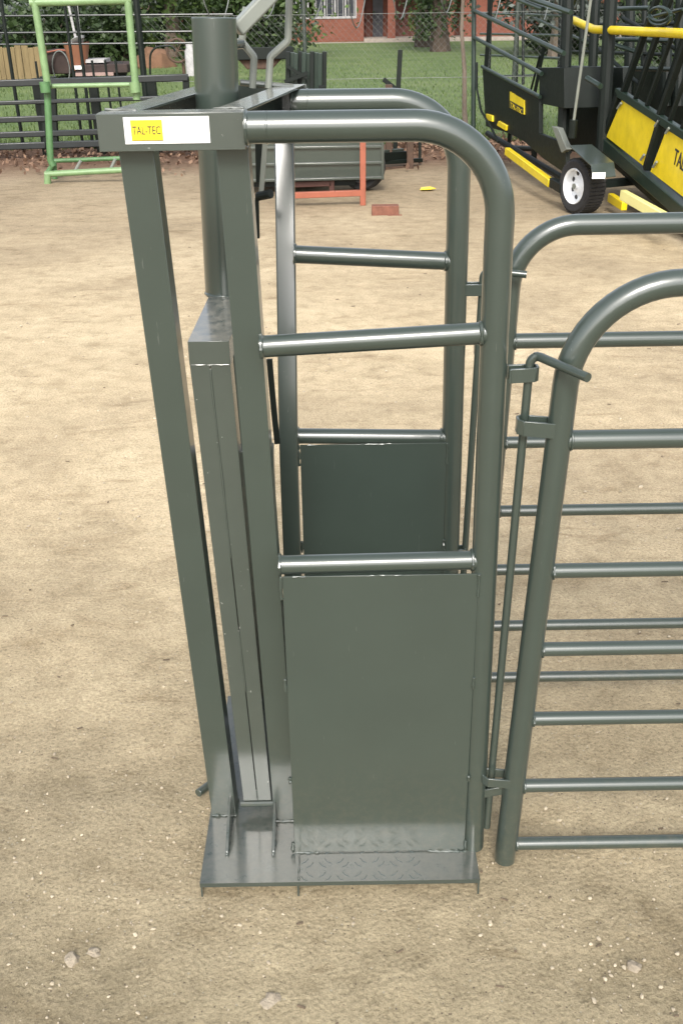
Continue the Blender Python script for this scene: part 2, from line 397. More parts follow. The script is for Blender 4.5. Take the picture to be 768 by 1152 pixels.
# pebbles and grit
bm = B()
def pebble(bm, c, r, sub=1):
    ret = bmesh.ops.create_icosphere(bm, subdivisions=sub, radius=r); sd = random.random()*50
    sc = V((random.uniform(.8, 1.4), random.uniform(.7, 1.1), random.uniform(.45, .8))); rot = Matrix.Rotation(random.uniform(0, 6.28), 3, 'Z') @ Matrix.Rotation(random.gauss(0, .3), 3, 'X')
    for v in ret['verts']:
        co = v.co.copy(); k = 1+.55*noise.noise(co/r*1.3+V((sd, 0, 0)))
        v.co = V(c) + rot @ V((co.x*sc.x*k, co.y*sc.y*k, co.z*sc.z*k))
for _ in range(2600):
    y = .85 + 5.0*random.random()**1.8; x = random.uniform(-.45*y-.25, .45*y+.25)
    if -.3 < x < .27 and 1.49 < y < 2.15: continue
    pebble(bm, (x, y, -.0095), random.choice((.0012, .0015, .0018, .0022, .0022, .003, .003, .0045))*(1 if y < 3 else 1.5))
for cx, cy, rad, nn in ((-.52, 1.62, .16, 90), (-.40, 1.45, .10, 50), (.55, 1.72, .14, 70), (.15, 1.33, .22, 110), (-.1, 1.22, .25, 110), (.5, 1.3, .16, 60), (-.8, 3.2, .4, 80), (.6, 2.9, .4, 80)):
    for _ in range(nn):
        x, y = random.gauss(cx, rad), random.gauss(cy, rad*.7)
        if -.3 < x < .27 and 1.48 < y < 2.15: continue
        pebble(bm, (x, y, -.0095), random.choice((.001, .0014, .0018, .0022, .003, .004)))
o = part('pebbles', bm, 'pebble', smooth=0); o['kind'] = 'stuff'
bm = B()
for _ in range(150):
    y = .9 + 8*random.random()**1.6; x = random.uniform(-.45*y-.2, .45*y+.2)
    if -.3 < x < .27 and 1.49 < y < 2.15: continue
    a = random.uniform(-.5, .5); l = random.uniform(.004, .014)*(1+y*.12)
    beam(bm, (x, y, -.006), (x+math.cos(a)*l, y+math.sin(a)*l, -.005), random.uniform(.002, .004), .003)
o = part('dirt_crumbs', bm, 'straw', smooth=0); o['kind'] = 'stuff'
bm, lay = leafbm()
for _ in range(2000):
    if random.random() < .5:
        x = random.uniform(-5.2, -1.0); y = 12.7+random.gauss(0, .45)
    else:
        x = random.uniform(.7, 2.4); y = 12.9+random.gauss(0, .5)
    if random.random() < .10: x = random.uniform(-5, 2); y = random.uniform(11, 13)
    if y > 14: continue
    add_leaf(bm, lay, V((x, y, random.uniform(.0, .05))), random.uniform(.04, .10), random.random(), V((random.gauss(0, .5), random.gauss(0, .5), 1)))
part('leaf_litter', bm, 'leaf_litter', smooth=0)['kind'] = 'stuff'
for (px, py, r, lab) in ((304, 1120, .016, 'largest loose grey pebble on the dirt in front of the clamp'), (714, 1083, .013, 'pale square edged stone on the dirt below the near hurdle'),
                         (80, 1075, .015, 'pale chalky stone left of the clamp, nearer of two side by side'), (106, 1066, .013, 'pale chalky stone left of the clamp, farther of two side by side')):
    g = G(px, py); bm = B(); pebble(bm, (g.x, g.y, -.0115), r, 3)
    solo('stone', bm, 'stone', lab, 'stone', (g.x, g.y, -.006), group='loose stones on the dirt')

# ------------------------------------------------------------------ the clamp
YN, YF = 1.60, 2.09
XM, XR = -.143, .250
clamp = thing('sheep_clamp', 'tall grey green steel livestock clamp with round lever post and white sticker', 'livestock clamp', (0, 1.8, 0))
# base plate with folded lip and small feet
bm = B()
box(bm, (-.293, 1.507, .027), (-.098, 2.12, .031))
box(bm, (-.0955, 1.505, .0265), (.264, 2.12, .0305))
box(bm, (-.293, 1.503, .021), (.264, 1.507, .0312))
for x in (-.293, -.100, .2605):
    prism(bm, [(x, 1.508, .0268), (x, 1.60, .0268), (x, 1.60, .016), (x, 1.508, -.015)], (.0035, 0, 0))
bead(bm, (-.097, 1.509, .031), (-.097, 1.592, .031), .0022)
for i in range(10):
    for j in range(17):
        x = -.080 + i*.036; y = 1.517 + j*.036
        if x > .14: continue
        sg = 1 if (i+j) % 2 else -1
        a = R(45)*sg; d = V((math.cos(a), math.sin(a), 0))*.0115; nrm = V((-d.y, d.x, 0)).normalized()
        for off in (-.0075, .0075):
            c = V((x, y, .0305))+nrm*off
            q = [c-d, c+nrm*.0030, c+d, c-nrm*.0030]
            vs = [bm.verts.new(p) for p in q]; tp = [bm.verts.new(p.lerp(c, .35)+V((0, 0, .0014))) for p in q]
            bm.faces.new(tp)
            for k in range(4): bm.faces.new((vs[k], vs[(k+1) % 4], tp[(k+1) % 4], tp[k]))
base = part('base_plate', bm, 'steel_dusty', clamp)
# head posts
def post(a, b, w, d, weldz=True, mat='steel', name='head_post'):
    bm = B(); a, b = V(a), V(b); beam(bm, a, b, w, d, V((0, 1, 0)))
    for sx in (-1, 1):
        bead(bm, a+V((sx*w/2, -d/2, .002)), a+V((sx*w/2, d/2, .002)), .003)
    bead(bm, a+V((-w/2, -d/2, .002)), a+V((w/2, -d/2, .002)), .0035)
    return part(name, bm, mat, clamp, bevel=.003)
post((-.262, 1.717, .031), (-.300, 1.652, 1.404), .052, .05)           # outer near
post((-.129, 1.700, .031), (-.156, 1.660, 1.404), .048, .055)            # inner near
post((-.222, 2.07, .031), (-.236, 2.07, 1.404), .04, .04)               # outer far
# inner far post; backward bend added so its upper face catches a glint
bm = B()
cps = [(-.116, 2.075, .031), (-.113, 2.075, .70), (-.110, 2.095, .88), (-.108, 2.15, 1.06), (-.107, 2.215, 1.23), (-.107, 2.285, 1.40)]
for a, b in zip(cps, cps[1:]):
    pass
rings = []
for i, c in enumerate(cps):
    c = V(c); d = (V(cps[min(i+1, 5)])-V(cps[max(i-1, 0)])).normalized(); n = V((1, 0, 0)).cross(d).normalized()
    rings.append([bm.verts.new(c+V((sx*.02, 0, 0))+n*(sy*.02)) for sx, sy in ((-1, -1), (1, -1), (1, 1), (-1, 1))])
for a, b in zip(rings, rings[1:]):
    for k in range(4): bm.faces.new((a[k], a[(k+1) % 4], b[(k+1) % 4], b[k]))
bm.faces.new(rings[0]); bm.faces.new(rings[-1])
part('head_post', bm, 'steel', clamp, bevel=.003)
# top frame: front channel + two rails running back
bm = B()
fx0, fx1 = -.348, -.133
box(bm, (fx0, 1.598, 1.404), (fx1, 1.603, 1.456))                        # web
box(bm, (fx0, 1.603, 1.4515), (fx1, 1.650, 1.4565))                      # top flange
box(bm, (fx0, 1.603, 1.4035), (fx1, 1.650, 1.4085))
def rail2(x0, x1, w):
    y0, y1 = 1.650, 2.15
    for z in (1.406, 1.453):
        hexa(bm, [(x0-w/2, y0, z-.002), (x0+w/2, y0, z-.002), (x0+w/2, y0, z+.002), (x0-w/2, y0, z+.002)],
             [(x1-w/2, y1, z-.002), (x1+w/2, y1, z-.002), (x1+w/2, y1, z+.002), (x1-w/2, y1, z+.002)])
    for sgn in (-1,):
        xa, xb = x0+sgn*(w/2-.002), x1+sgn*(w/2-.002)
        hexa(bm, [(xa-.002, y0, 1.408), (xa+.002, y0, 1.408), (xa+.002, y0, 1.451), (xa-.002, y0, 1.451)],
             [(xb-.002, y1, 1.408), (xb+.002, y1, 1.408), (xb+.002, y1, 1.451), (xb-.002, y1, 1.451)])
rail2(-.322, -.243, .05); rail2(-.160, -.082, .05)
box(bm, (-.27, 2.150, 1.405), (-.055, 2.154, 1.455))
bead(bm, (fx1-.004, 1.65, 1.457), (fx1-.05, 1.65, 1.457), .0025); bead(bm, (fx0+.004, 1.65, 1.457), (fx0+.05, 1.65, 1.457), .0025)
frame = part('top_frame', bm, 'steel_scuff', clamp, bevel=.0025)
bm = B()
box(bm, (-.3085, 1.5965, 1.4145), (-.184, 1.5978, 1.4515), 0)
box(bm, (-.2985, 1.5958, 1.4185), (-.2525, 1.5964, 1.4475), 1)
text(bm, 'TAL-TEC', .041, .0115, (-.2965, 1.5955, 1.4275), (1, 0, 0), (0, 0, 1), 2, .0003)
box(bm, (-.2985, 1.5954, 1.4190), (-.2525, 1.5957, 1.4197), 2)
part('sticker', bm, ['white', 'yellow', 'ink'], frame, smooth=0, label='white sticker with a yellow square and black lettering')
# hoops
RH = .0228
def hoop(Y, x0, ztop, xr, zb):
    bm = B()
    pts = fillet([(x0, Y, ztop), (xr-.004, Y, ztop-.001), (xr+.010, Y, zb)], .132, 14)
    tube(bm, pts, RH, 24)
    weld(bm, (x0+.003, Y, ztop), (1, 0, 0), RH, .003); weld(bm, (x0+.033, Y, ztop), (1, 0, 0), RH-.0008, .0016)
    return part('side_hoop', bm, 'steel', clamp)
hoop(YN, -.133, 1.4345, XR, .028)
hoop(YF, -.085, 1.428, XR-.008, .03)
def siderail(a, b, r, w0=True, w1=True):
    bm = B(); a, b = V(a), V(b); tube(bm, [a, b], r, 18); d = (b-a).normalized()
    weld(bm, a+d*.002, d, r, .0032); weld(bm, b-d*RH*.88, d, r, .0032)
    return part('side_rail', bm, 'steel', clamp)
siderail((-.126, YN, 1.1025), (.247, YN, 1.120), .0178)
siderail((-.113, YN, .700), (.251, YN, .704), .0172)
siderail((-.088, YF, 1.142), (.238, YF, 1.122), .0178)
siderail((-.095, YF, .747), (.240, YF, .738), .0172)
def panel(Y, x0, x1, z0, z1):
    bm = B(); box(bm, (x0, Y-.019, z0), (x1, Y-.016, z1))
    for a, b in ((.0, .04), (.28, .30), (.62, .66), (.93, 1.0)):
        za, zb = z0+(z1-z0)*a, z0+(z1-z0)*b
        bead(bm, (x1+.001, Y-.020, za), (x1+.001, Y-.020, zb), .0032)
        bead(bm, (x0-.003, Y-.019, za), (x0-.003, Y-.019, zb), .0036)
    for a, b in ((.42, .62), (.05, .12)):
        bead(bm, (x0+(x1-x0)*a, Y-.0185, z1-.0005), (x0+(x1-x0)*b, Y-.0185, z1-.0005), .0022)
    bead(bm, (x1-.075, Y-.019, z0-.001), (x1+.006, Y-.021, z0-.003), .0036)
    bead(bm, (x0+.002, Y-.019, z0-.001), (x0+.05, Y-.019, z0-.001), .003)
    return part('side_panel', bm, 'steel', clamp, bevel=.0006)
panel(YN, -.1065, .2410, .033, .686)
panel(YF, -.088, .2310, .033, .733)
# near jaw (box section post with a horizontal arm) and the far jaw
bm = B()
jx0, jx1 = -.246, -.180
def jaw_half(xa, xb, xa2, xb2, z0, z1, y0, y1):
    hexa(bm, [(xa, y0, z0), (xb, y0, z0), (xb, y1, z0), (xa, y1, z0)], [(xa2, y0-.0255, z1), (xb2, y0-.0255, z1), (xb2, y1-.02, z1), (xa2, y1-.02, z1)])
jaw_half(-.218, -.189, -.2515, -.2185, .075, 1.0515, 1.690, 1.735)
jaw_half(-.1872, -.159, -.2165, -.1835, .075, 1.0515, 1.690, 1.735)
for t0, t1 in ((.0, .03), (.30, .45), (.62, 1.0)):
    p = lambda t: V((-.188-.0295*t, 1.6895-.0255*t, .075+.97*t))
    bead(bm, p(t0), p(t1), .0018, max(3, int(30*(t1-t0))))
prism(bm, [(-.252, 1.664, 1.052), (-.183, 1.664, 1.052), (-.183, 1.664, 1.093), (-.252, 1.664, 1.093)], (.012, .36, .014))
bead(bm, (-.250, 1.6645, 1.052), (-.185, 1.6645, 1.052), .0015)
part('neck_jaw', bm, 'steel_scuff', clamp, bevel=.0035)
bm = B()
hexa(bm, [(-.215, 2.00, .06), (-.15, 2.00, .06), (-.15, 2.045, .06), (-.215, 2.045, .06)], [(-.238, 2.00, .752), (-.142, 2.00, .752), (-.142, 2.045, .752), (-.238, 2.045, .752)])
part('neck_jaw', bm, 'steel', clamp, bevel=.003)
bm = B()
tube(bm, [(-.225, 1.695, .062), (-.13, 1.695, .062)], .007, 10)
part('guide_rod', bm, 'steel', clamp)
for x in (P(258, 930, 1.64).x-.003, P(309, 930, 1.64).x-.003):
    bm = B(); prism(bm, [(x, 1.575, .0315), (x, 1.70, .0315), (x, 1.70, .088), (x, 1.668, .088), (x, 1.578, .040)], (.006, 0, 0))
    bead(bm, (x+.003, 1.575, .033), (x+.003, 1.69, .033), .004)
    part('gusset', bm, 'steel_dusty', clamp, bevel=.0015)
bm = B(); q = P(226, 886, 1.80); tube(bm, [q+V((-.004, -.018, 0)), q+V((.05, .06, -.01))], .0095, 14); part('pivot_bolt', bm, 'steel', clamp, bevel=.001)
# lever post
bm = B()
tube(bm, [(-.2150, 1.95, 1.100), (-.2045, 1.95, 1.576)], .0385, 32)
weld(bm, (-.2150, 1.95, 1.103), (0, 0, 1), .0375, .004)
part('lever_post', bm, 'steel', clamp, bevel=.0015)
# overhead lever and its linkage at the far end
bm = B(); a, b = P(266, 34, 1.99), P(318, -20, 2.02); beam(bm, a, b + (b-a)*5, .030, .026, V((0, 0, 1)))
part('lever_arm', bm, 'zinc', clamp, bevel=.004)
YL = 2.09
for pl in ([(277, 8), (272, 47), (286, 64), (284, 99)], [(327, -60), (324, 46), (304, 64), (302, 99)]):
    bm = B(); pts = fillet([P(x, y, YL) for x, y in pl], .012, 5); tube(bm, pts, .0066, 10)
    part('link_rod', bm, 'zinc', clamp)
bm = B(); tube(bm, [P(262, 50, 2.06), P(272, 49, 2.08)], .009, 12); part('link_bolt', bm, 'steel_scuff', clamp, bevel=.001)
bm = B(); tube(bm, [P(270, 93, 2.09), P(330, 98, 2.11)], .006, 10); part('link_pivot', bm, 'steel_scuff', clamp, bevel=.001)
bm = B(); beam(bm, P(299, 150, 2.12), P(294, 216, 2.12), .010, .008); part('link_rod', bm, 'zinc', clamp, bevel=.001)
bm = B(); beam(bm, P(291, 152, 2.13), P(292, 205, 2.13), .014, .01); tube(bm, [P(290, 221, 2.12), P(305, 218, 2.10)], .009, 10); beam(bm, P(289, 222, 2.12), P(290, 268, 2.12), .008, .008)
part('latch_bar', bm, 'black_steel', clamp, bevel=.001)
bm = B(); pts = [P(303, 404, 2.0), P(308, 460, 2.0), P(312, 499, 2.0)]
for i, (a, b) in enumerate(zip(pts, pts[1:])): beam(bm, a, b, .012, .006, V((0, 1, 0)))
part('latch_blade', bm, 'black_steel', clamp)
# hinge straps on the hoops (U shaped)
def strap(p0, p1, hgt, parent, depth=.026, th=.0045, up=V((0, 0, 1))):
    bm = B(); p0, p1 = V(p0), V(p1); d = (p1-p0).normalized(); nrm = V((0, 1, 0))
    pts = [p0-nrm*depth/2, p1-nrm*depth/2-d*.006, p1-nrm*depth*.25, p1+nrm*depth*.25, p1+nrm*depth/2-d*.006, p0+nrm*depth/2]
    inn = []
    for i, p in enumerate(pts):
        c = (p0+p1)/2; 
        a = pts[max(i-1, 0)]; b = pts[min(i+1, 5)]; t = (b-a).normalized(); n = up.cross(t).normalized(); inn.append(p+n*th)
    for i in range(5):
        hexa(bm, [pts[i]-up*hgt/2, pts[i+1]-up*hgt/2, inn[i+1]-up*hgt/2, inn[i]-up*hgt/2], [pts[i]+up*hgt/2, pts[i+1]+up*hgt/2, inn[i+1]+up*hgt/2, inn[i]+up*hgt/2])
    bead(bm, p0-nrm*(depth/2+.002)-up*hgt/2, p0-nrm*(depth/2+.002)+up*hgt/2, .003)
    return part('hinge_strap', bm, 'steel', parent, bevel=.0008)
strap(P(572, 421, YN), P(605, 419, YN), .024, clamp)
strap(P(540, 889, YN), P(574, 883, YN), .020, clamp)
strap(P(520, 325, YF), P(549, 325, YF), .024, clamp)
strap(P(499, 622, YF), P(524, 620, YF), .022, clamp)

# ------------------------------------------------------------------ hinge pins
def pin(a, b, h1, h2, label):
    bm = B(); a, b = V(a), V(b)
    pts = fillet([b, a, V(h1), V(h2)], .018, 6); tube(bm, pts, .0074, 14)
    return solo('hinge_pin', bm, 'steel', label, 'hinge pin', b, group='hinge pins of the hurdles')
a = P(596, 402, YN); pin(a, P(547, 930, YN), a+V((.012, -.004, .003)), P(661, 425, YN-.10), 'grey rod with bent handle hinging the near hurdle to the clamp')
a = P(543, 306, YF); pin(a, P(520, 660, YF), a+V((.012, -.004, .003)), P(592, 309, YF-.02), 'thin rod hinging the far hurdle to the clamp, mostly hidden behind a post')

# ------------------------------------------------------------------ hurdles
def hurdle(Y, pb, pt, zt, xend, bars, rb, label, straps, rad=.17, zfoot=.0):
    t = thing('hurdle_gate', label, 'hurdle', (pb.x, Y, 0), group='hurdles hinged to the clamp')
    dirp = (pt-pb).normalized(); k = (zt-pb.z)/dirp.z; corner = pb + dirp*k
    bm = B(); tube(bm, fillet([pb, corner, (xend, Y, zt+.002), (xend+.02, Y, .0)], rad, 14), .0215, 22)
    for sgn in (0,): pass
    part('gate_frame', bm, 'steel', t)
    for i, z in enumerate(bars):
        x0 = pb.x + dirp.x*(z-pb.z)/dirp.z; bm = B()
        r = rb if i else .0165
        tube(bm, [(x0, Y, z), (xend+.01, Y, z+.002)], r, 16); weld(bm, (x0+.0205, Y, z), (1, 0, 0), r, .0025)
        part('gate_bar', bm, 'steel', t)
    for p0, p1, h in straps: strap(p0, p1, h, t)
    return t
YG = 1.585
pb, pt = P(567, 966, YG), P(636, 430, YG)
zb = [P(700, y, YG).z for y in (494, 641, 729, 807, 882, 947)]
hurdle(YG, pb, pt, P(700, 319, YG).z, 2.0, zb, .0135, 'near grey green pipe hurdle with rounded corner, hinged to the clamp',
       [(P(630, 482, YG), P(583, 478, YG), .026), (P(580, 877, YG), P(544, 874, YG), .020)])
YH = 2.13
pb = P(541, 700, YH); pt = P(573, 330, YH); dd = (pt-pb).normalized(); pb = pb - dd*((pb.z-.02)/dd.z)
zb = [P(690, y, YH).z for y in (382, 496, 573, 639, 702, 760)]
hurdle(YH, pb, pt, P(700, 252, YH).z, 2.3, zb, .0135, 'far grey green pipe hurdle seen behind the near one, hinged to the clamp',
       [(P(568, 395, YH), P(535, 392, YH), .024)], rad=.13)

# ------------------------------------------------------------------ trailer at the right
TA = R(8); TD = V((math.sin(TA), -math.cos(TA), 0)); TN = V((math.cos(TA), math.sin(TA), 0)); T0 = V((2.03, 8.66, 0))
def T(x, y, o=0.0):
    d = ray(x, y); q = T0+TN*o; return EYE + d*((q-EYE).dot(TN)/d.dot(TN))
tr = thing('loading_trailer', 'dark green livestock loading trailer with yellow panels and white wheel', 'trailer', T0)
def tpart(name, pls, r, o=0.0, mat='black_steel', seg=10, ext=0):
    bm = B()
    for pl in pls: tube(bm, [T(x, y, o if len(q) == 2 else q[2]) for q in pl for x, y in [q[:2]]], r, seg)
    return part(name, bm, mat, tr)
def tplate(name, poly, o, th, mat, parent=None, bevel=.004):
    bm = B(); prism(bm, [T(x, y, o) for x, y in poly], TN*th); return part(name, bm, mat, parent or tr, bevel=bevel)
# far end posts
tpart('corner_post', [[(533, -60), (532, 150)]], .026, 0, 'dark_green')
tpart('corner_post', [[(552, -60), (548, 120)]], .03, .5)
tpart('corner_post', [[(556, -50), (545, 90)]], .022, .1)
for a, b in (((533, 42), (609, 83)), ((533, 12), (634, 60)), ((590, -4), (642, 14)), ((533, -20), (610, 10))):
    tpart('body_rail', [[a, b]], .020, 0, 'dark_green')
for a, b in (((540, 15), (640, 18)), ((540, 38), (640, 40)), ((540, 62), (640, 66)), ((545, 86), (640, 84)), ((600, 20), (660, 48)), ((560, -8), (655, 22))):
    tpart('body_rail', [[a, b]], .016, 1.5, 'dark_green')
tpart('body_rail', [[(588, -40), (588, 95)]], .02, 1.3)
tpart('body_rail', [[(612, 50), (600, 110)]], .02, .7)
tpart('body_rail', [[(607, 62), (596, 104)]], .012, .5)
tplate('body_panel', [(542, 75), (606, 109), (606, 150), (636, 162), (636, 196), (610, 178), (590, 160), (572, 150), (546, 142)], .0, .04, 'black_steel')
bm = B(); tube(bm, [T(542, 75, -.01), T(607, 109, -.01)], .018, 10); part('panel_edge', bm, 'dark_green', tr)
# sign on the panel
bm = B(); q0, q1, q2, q3 = T(573, 103, -.012), T(589, 113, -.012), T(589, 129, -.012), T(573, 121, -.012)
prism(bm, [q0, q1, q2, q3], TN*.010, 0)
xd = (q1-q0).normalized(); yd = (q0-q3).normalized(); L = (q1-q0).length; Hh = (q0-q3).length
mm = lambda u, v, e: q3 + (q2-q3)*u + ((q0-q3)*(1-u)+(q1-q2)*u)*v - TN*e
prism(bm, [mm(.04, .04, .003), mm(.96, .04, .003), mm(.96, .46, .003), mm(.04, .46, .003)], TN*.002, 1)
text(bm, 'TAL-TEC', L*.8, Hh*.28, mm(.1, .10, .006), xd, yd, 0, .001)
part('sign', bm, ['yellow', 'ink'], tr, smooth=0, label='yellow sign with a black band and lettering')
# lower frame
tpart('chassis_beam', [[(548, 150), (640, 205)]], .03, .10)
tpart('chassis_beam', [[(556, 165), (640, 170)]], .03, .55)
tpart('support_leg', [[(602, 150), (599, 190)]], .03, .35)
tpart('support_leg', [[(574, 140), (572, 162)]], .02, .2)
tpart('hydraulic_hose', [[(536, 70), (536, 100), (541, 125), (552, 143), (560, 160)]], .012, -.06, 'black_steel', 8)
for poly in ([(546, 128), (553, 130), (553, 137), (547, 135)], [(560, 136), (569, 141), (568, 147), (558, 141)]):
    tplate('yellow_bracket', poly, -.02, .03, 'yellow')
bm = B(); beam(bm, T(570, 170, -.12), T(619, 206, -.12), .05, .07); part('yellow_beam', bm, 'yellow', tr, bevel=.006)
bm = B(); beam(bm, T(621, 205, -.12), T(633, 212, -.12), .06, .08); part('beam_end', bm, 'black_steel', tr, bevel=.006)
bm = B(); beam(bm, T(686, 222, .25), T(702, 232, .25), .05, .07); part('yellow_beam', bm, 'yellow', tr, bevel=.006)
bm = B(); beam(bm, T(700, 219, .1), T(752, 248, .1), .05, .075); part('reflector_beam', bm, 'pale_yellow' if 'pale_yellow' in M else 'yellow', tr, bevel=.006)
# boxes / control block between body and ramp
tplate('body_panel', [(606, 76), (634, 76), (634, 122), (606, 116)], .02, .35, 'black_steel')
tplate('body_panel', [(634, 74), (700, 76), (700, 160), (680, 180), (634, 168)], .45, .05, 'black_steel')
tplate('body_panel', [(640, 76), (768, 76), (768, 220), (640, 190)], 1.35, .04, 'black_steel')
tplate('bracket', [(620, 142), (627, 144), (637, 168), (631, 172)], -.03, .05, 'zinc')
tpart('mast', [[(640, -40), (632, 165)]], .05, .10)
tpart('mast', [[(690, -60), (677, 170)]], .055, .30)
tpart('mast', [[(672, -50), (664, 120)]], .045, .7)
tpart('mast', [[(660, -40), (634, 30)]], .022, .2, 'dark_green')
bm = B(); tube(bm, [T(665, -8, -.02), T(645, 135, -.02)], .012, 10); part('gas_strut', bm, 'zinc', tr)
bm = B(); tube(bm, [T(645, 135, -.02), T(643, 155, -.02)], .035, 10); part('strut_cylinder', bm, 'black_steel', tr)
bm = B(); tube(bm, fillet([T(645, 23, .3), T(667, 33, .3), T(800, 39, .3)], .2, 5), .033, 14); part('yellow_pipe', bm, 'yellow', tr)
for a, b in (((640, 76), (760, 78)), ((690, 44), (760, 46)), ((690, 10), (730, 9)), ((690, 50), (720, 60))):
    tpart('body_rail', [[a, b]], .020, .9, 'dark_green')
tpart('body_rail', [[(660, 88), (675, 97)]], .022, .1, 'dark_green')
for x, o_, w_ in ((580, 1.5, .02), (628, 1.6, .03), (652, 1.5, .03), (706, 1.2, .05), (722, 1.5, .03), (748, 1.3, .05), (762, .9, .04)):
    tpart('body_post', [[(x+4, -60), (x, 120)]], w_, o_)
for a, b, o_ in (((640, 26), (768, 30), 1.5), ((640, 58), (768, 62), 1.5), ((700, 20), (768, 60), 1.0), ((660, 44), (720, 96), .8), ((690, 30), (768, 26), 1.1)):
    tpart('body_rail', [[a, b]], .018, o_)
bm = B()
tube(bm, [T(742+12*math.cos(k*.45), 14+9*math.sin(k*.45)+k*.3, .2) for k in range(22)], .012, 8); tube(bm, [T(728, 20, .3), T(768, 10, .3)], .012, 8)
part('hose_coil', bm, 'dark_green', tr)
# ramp with yellow infill
RO = .32
def ramp_beam(a, b, w, h, mat, name): 
    bm = B(); beam(bm, T(*a, RO), T(*b, RO), w, h); return part(name, bm, mat, tr, bevel=.006)
ramp_beam((694, 103), (830, 190), .05, .06, 'dark_green', 'ramp_rail'); ramp_beam((676, 158), (830, 292), .07, .10, 'dark_green', 'ramp_rail')
bm = B(); beam(bm, T(672, 166, RO+.1), T(830, 306, RO+.1), .05, .05); part('ramp_rail', bm, 'black_steel', tr, bevel=.006)
ramp_beam((696, 104), (678, 162), .05, .06, 'black_steel', 'ramp_post'); ramp_beam((744, 133), (727, 190), .06, .06, 'black_steel', 'ramp_post')
tplate('ramp_panel', [(699, 112), (740, 137), (723, 187), (681, 154)], RO-.01, .03, 'yellow')
bm = B(); prism(bm, [T(x, y, RO-.01) for x, y in ((750, 143), (815, 184), (815, 258), (731, 193))], TN*.03, 0)
o_ = T(756, 184, RO-.013); text(bm, 'TAL-TEC', .42, .11, o_, T(800, 218, RO)-T(756, 184, RO), T(759, 168, RO)-T(756, 184, RO), 1, .002)
part('ramp_panel', bm, ['yellow', 'ink'], tr, smooth=0, label='yellow infill panel with black lettering')
for x, y in ((694, 122), (720, 180), (748, 150), (734, 188), (736, 142)):
    bm = B(); tube(bm, [T(x, y, RO-.03), T(x+4, y-6, RO-.03)], .010, 8); part('panel_latch', bm, 'zinc', tr)
for i, x in enumerate((700, 713, 726, 741, 752, 766, 779, 792, 806, 820)):
    yb = 106+(x-700)*.62; bm = B(); w = .045 if i % 3 == 0 else .03
    beam(bm, T(x, yb, RO), T(x+46, yb-128, RO), w, w); part('ramp_upright', bm, 'black_steel', tr, bevel=.004)
for i, x in enumerate((716, 742, 768, 792)):
    yb = 96+(x-700)*.6; bm = B(); beam(bm, T(x, yb, .75), T(x+40, yb-120, .75), .04, .04); part('ramp_upright', bm, 'black_steel', tr, bevel=.004)
bm = B(); prism(bm, [T(680, 172, .45), T(840, 309, .45), T(840, 315, .45), T(680, 178, .45)], TN*.9); part('ramp_floor', bm, 'black_steel', tr)
# wheel: hub axis along the trailer's side normal, turned a little to the camera
WA = R(22); wn = V((math.cos(WA), math.sin(WA), 0)); wc = T0 + V((-0.02, .06, .211)); 
def lathe(bm, c, ax, prof, seg=40):
    ax = ax.normalized(); s, u = frame_of(ax, V((0, 0, 1))); rings = []
    for (h, r) in prof: rings.append([bm.verts.new(c+ax*h+(s*math.cos(2*math.pi*k/seg)+u*math.sin(2*math.pi*k/seg))*r) for k in range(seg)])
    for a, b in zip(rings, rings[1:]):
        for k in range(seg): bm.faces.new((a[k], a[(k+1) % seg], b[(k+1) % seg], b[k]))
def make_wheel(parent, c, ax, Rr, w, rimmat, name='wheel', treads=True):
    bm = B(); lathe(bm, c, ax, [(-w/2+.01, Rr*.64), (-w/2, Rr*.72), (-w/2, Rr*.9), (-w/2+.015, Rr*.965), (-w*.30, Rr), (-w*.28, Rr*.975), (-w*.10, Rr*.975), (-w*.09, Rr), (w*.09, Rr), (w*.10, Rr*.975), (w*.28, Rr*.975), (w*.30, Rr), (w/2-.015, Rr*.965), (w/2, Rr*.9), (w/2, Rr*.72), (w/2-.01, Rr*.64), (-w/2+.01, Rr*.64)])
    if treads:
        s, u = frame_of(ax.normalized(), V((0, 0, 1)))
        for k in range(44):
            a = 2*math.pi*k/44; d = s*math.cos(a)+u*math.sin(a)
            beam(bm, c+d*(Rr-.003)-ax*w*.42, c+d*(Rr-.003)+ax*w*.42, .02, .012, d)
    ty = part('tyre', bm, 'rubber', parent)
    bm = B(); lathe(bm, c, ax, [(-w/2+.006, Rr*.66), (-w/2-.002, Rr*.64), (-w/2+.012, Rr*.58), (-w*.12, Rr*.55), (-w*.12, Rr*.40), (-w*.30, Rr*.24), (-w*.30, Rr*.12), (-w*.42, Rr*.11), (-w*.42, .001)], 32)
    s, u = frame_of(ax.normalized(), V((0, 0, 1)))
    rim = part('rim', bm, rimmat, parent)
    bm = B(); tube(bm, [c-ax*w*.40, c-ax*w*.46], .022, 12); part('hub_cap', bm, 'zinc', parent)
    for k in range(6):
        a = 2*math.pi*(k+.5)/8; d = s*math.cos(a)+u*math.sin(a); bm = B(); tube(bm, [c+d*Rr*.475-ax*w*.115, c+d*Rr*.475-ax*w*.135], .020, 8); part('rim_hole', bm, 'ink', parent)
M['rimwhite'] = paint('rim_white', (.72, .74, .76), 0.4, 0.06, 0.2, 0.0)
wh = thing('wheel', '', '', T0); del wh['label']; del wh['category']; wh.parent = tr; wh.location = (0, 0, 0)
ORG[wh.name] = V(T0)
make_wheel(wh, wc, wn, .216, .18, 'rimwhite')
fm = B(); fa = [P(640, 165, 8.62), P(665, 164, 8.70), P(690, 184, 8.30), P(664, 187, 8.22)]
prism(fm, fa, V((0, 0, .012))); prism(fm, [fa[3]+V((0, -.002, .011)), fa[2]+V((0, -.002, .011)), fa[2]+V((.01, -.06, -.085)), fa[3]+V((.01, -.06, -.085))], V((0, .005, -.006)))
fen = part('fender', fm, 'steel', tr, bevel=.003)
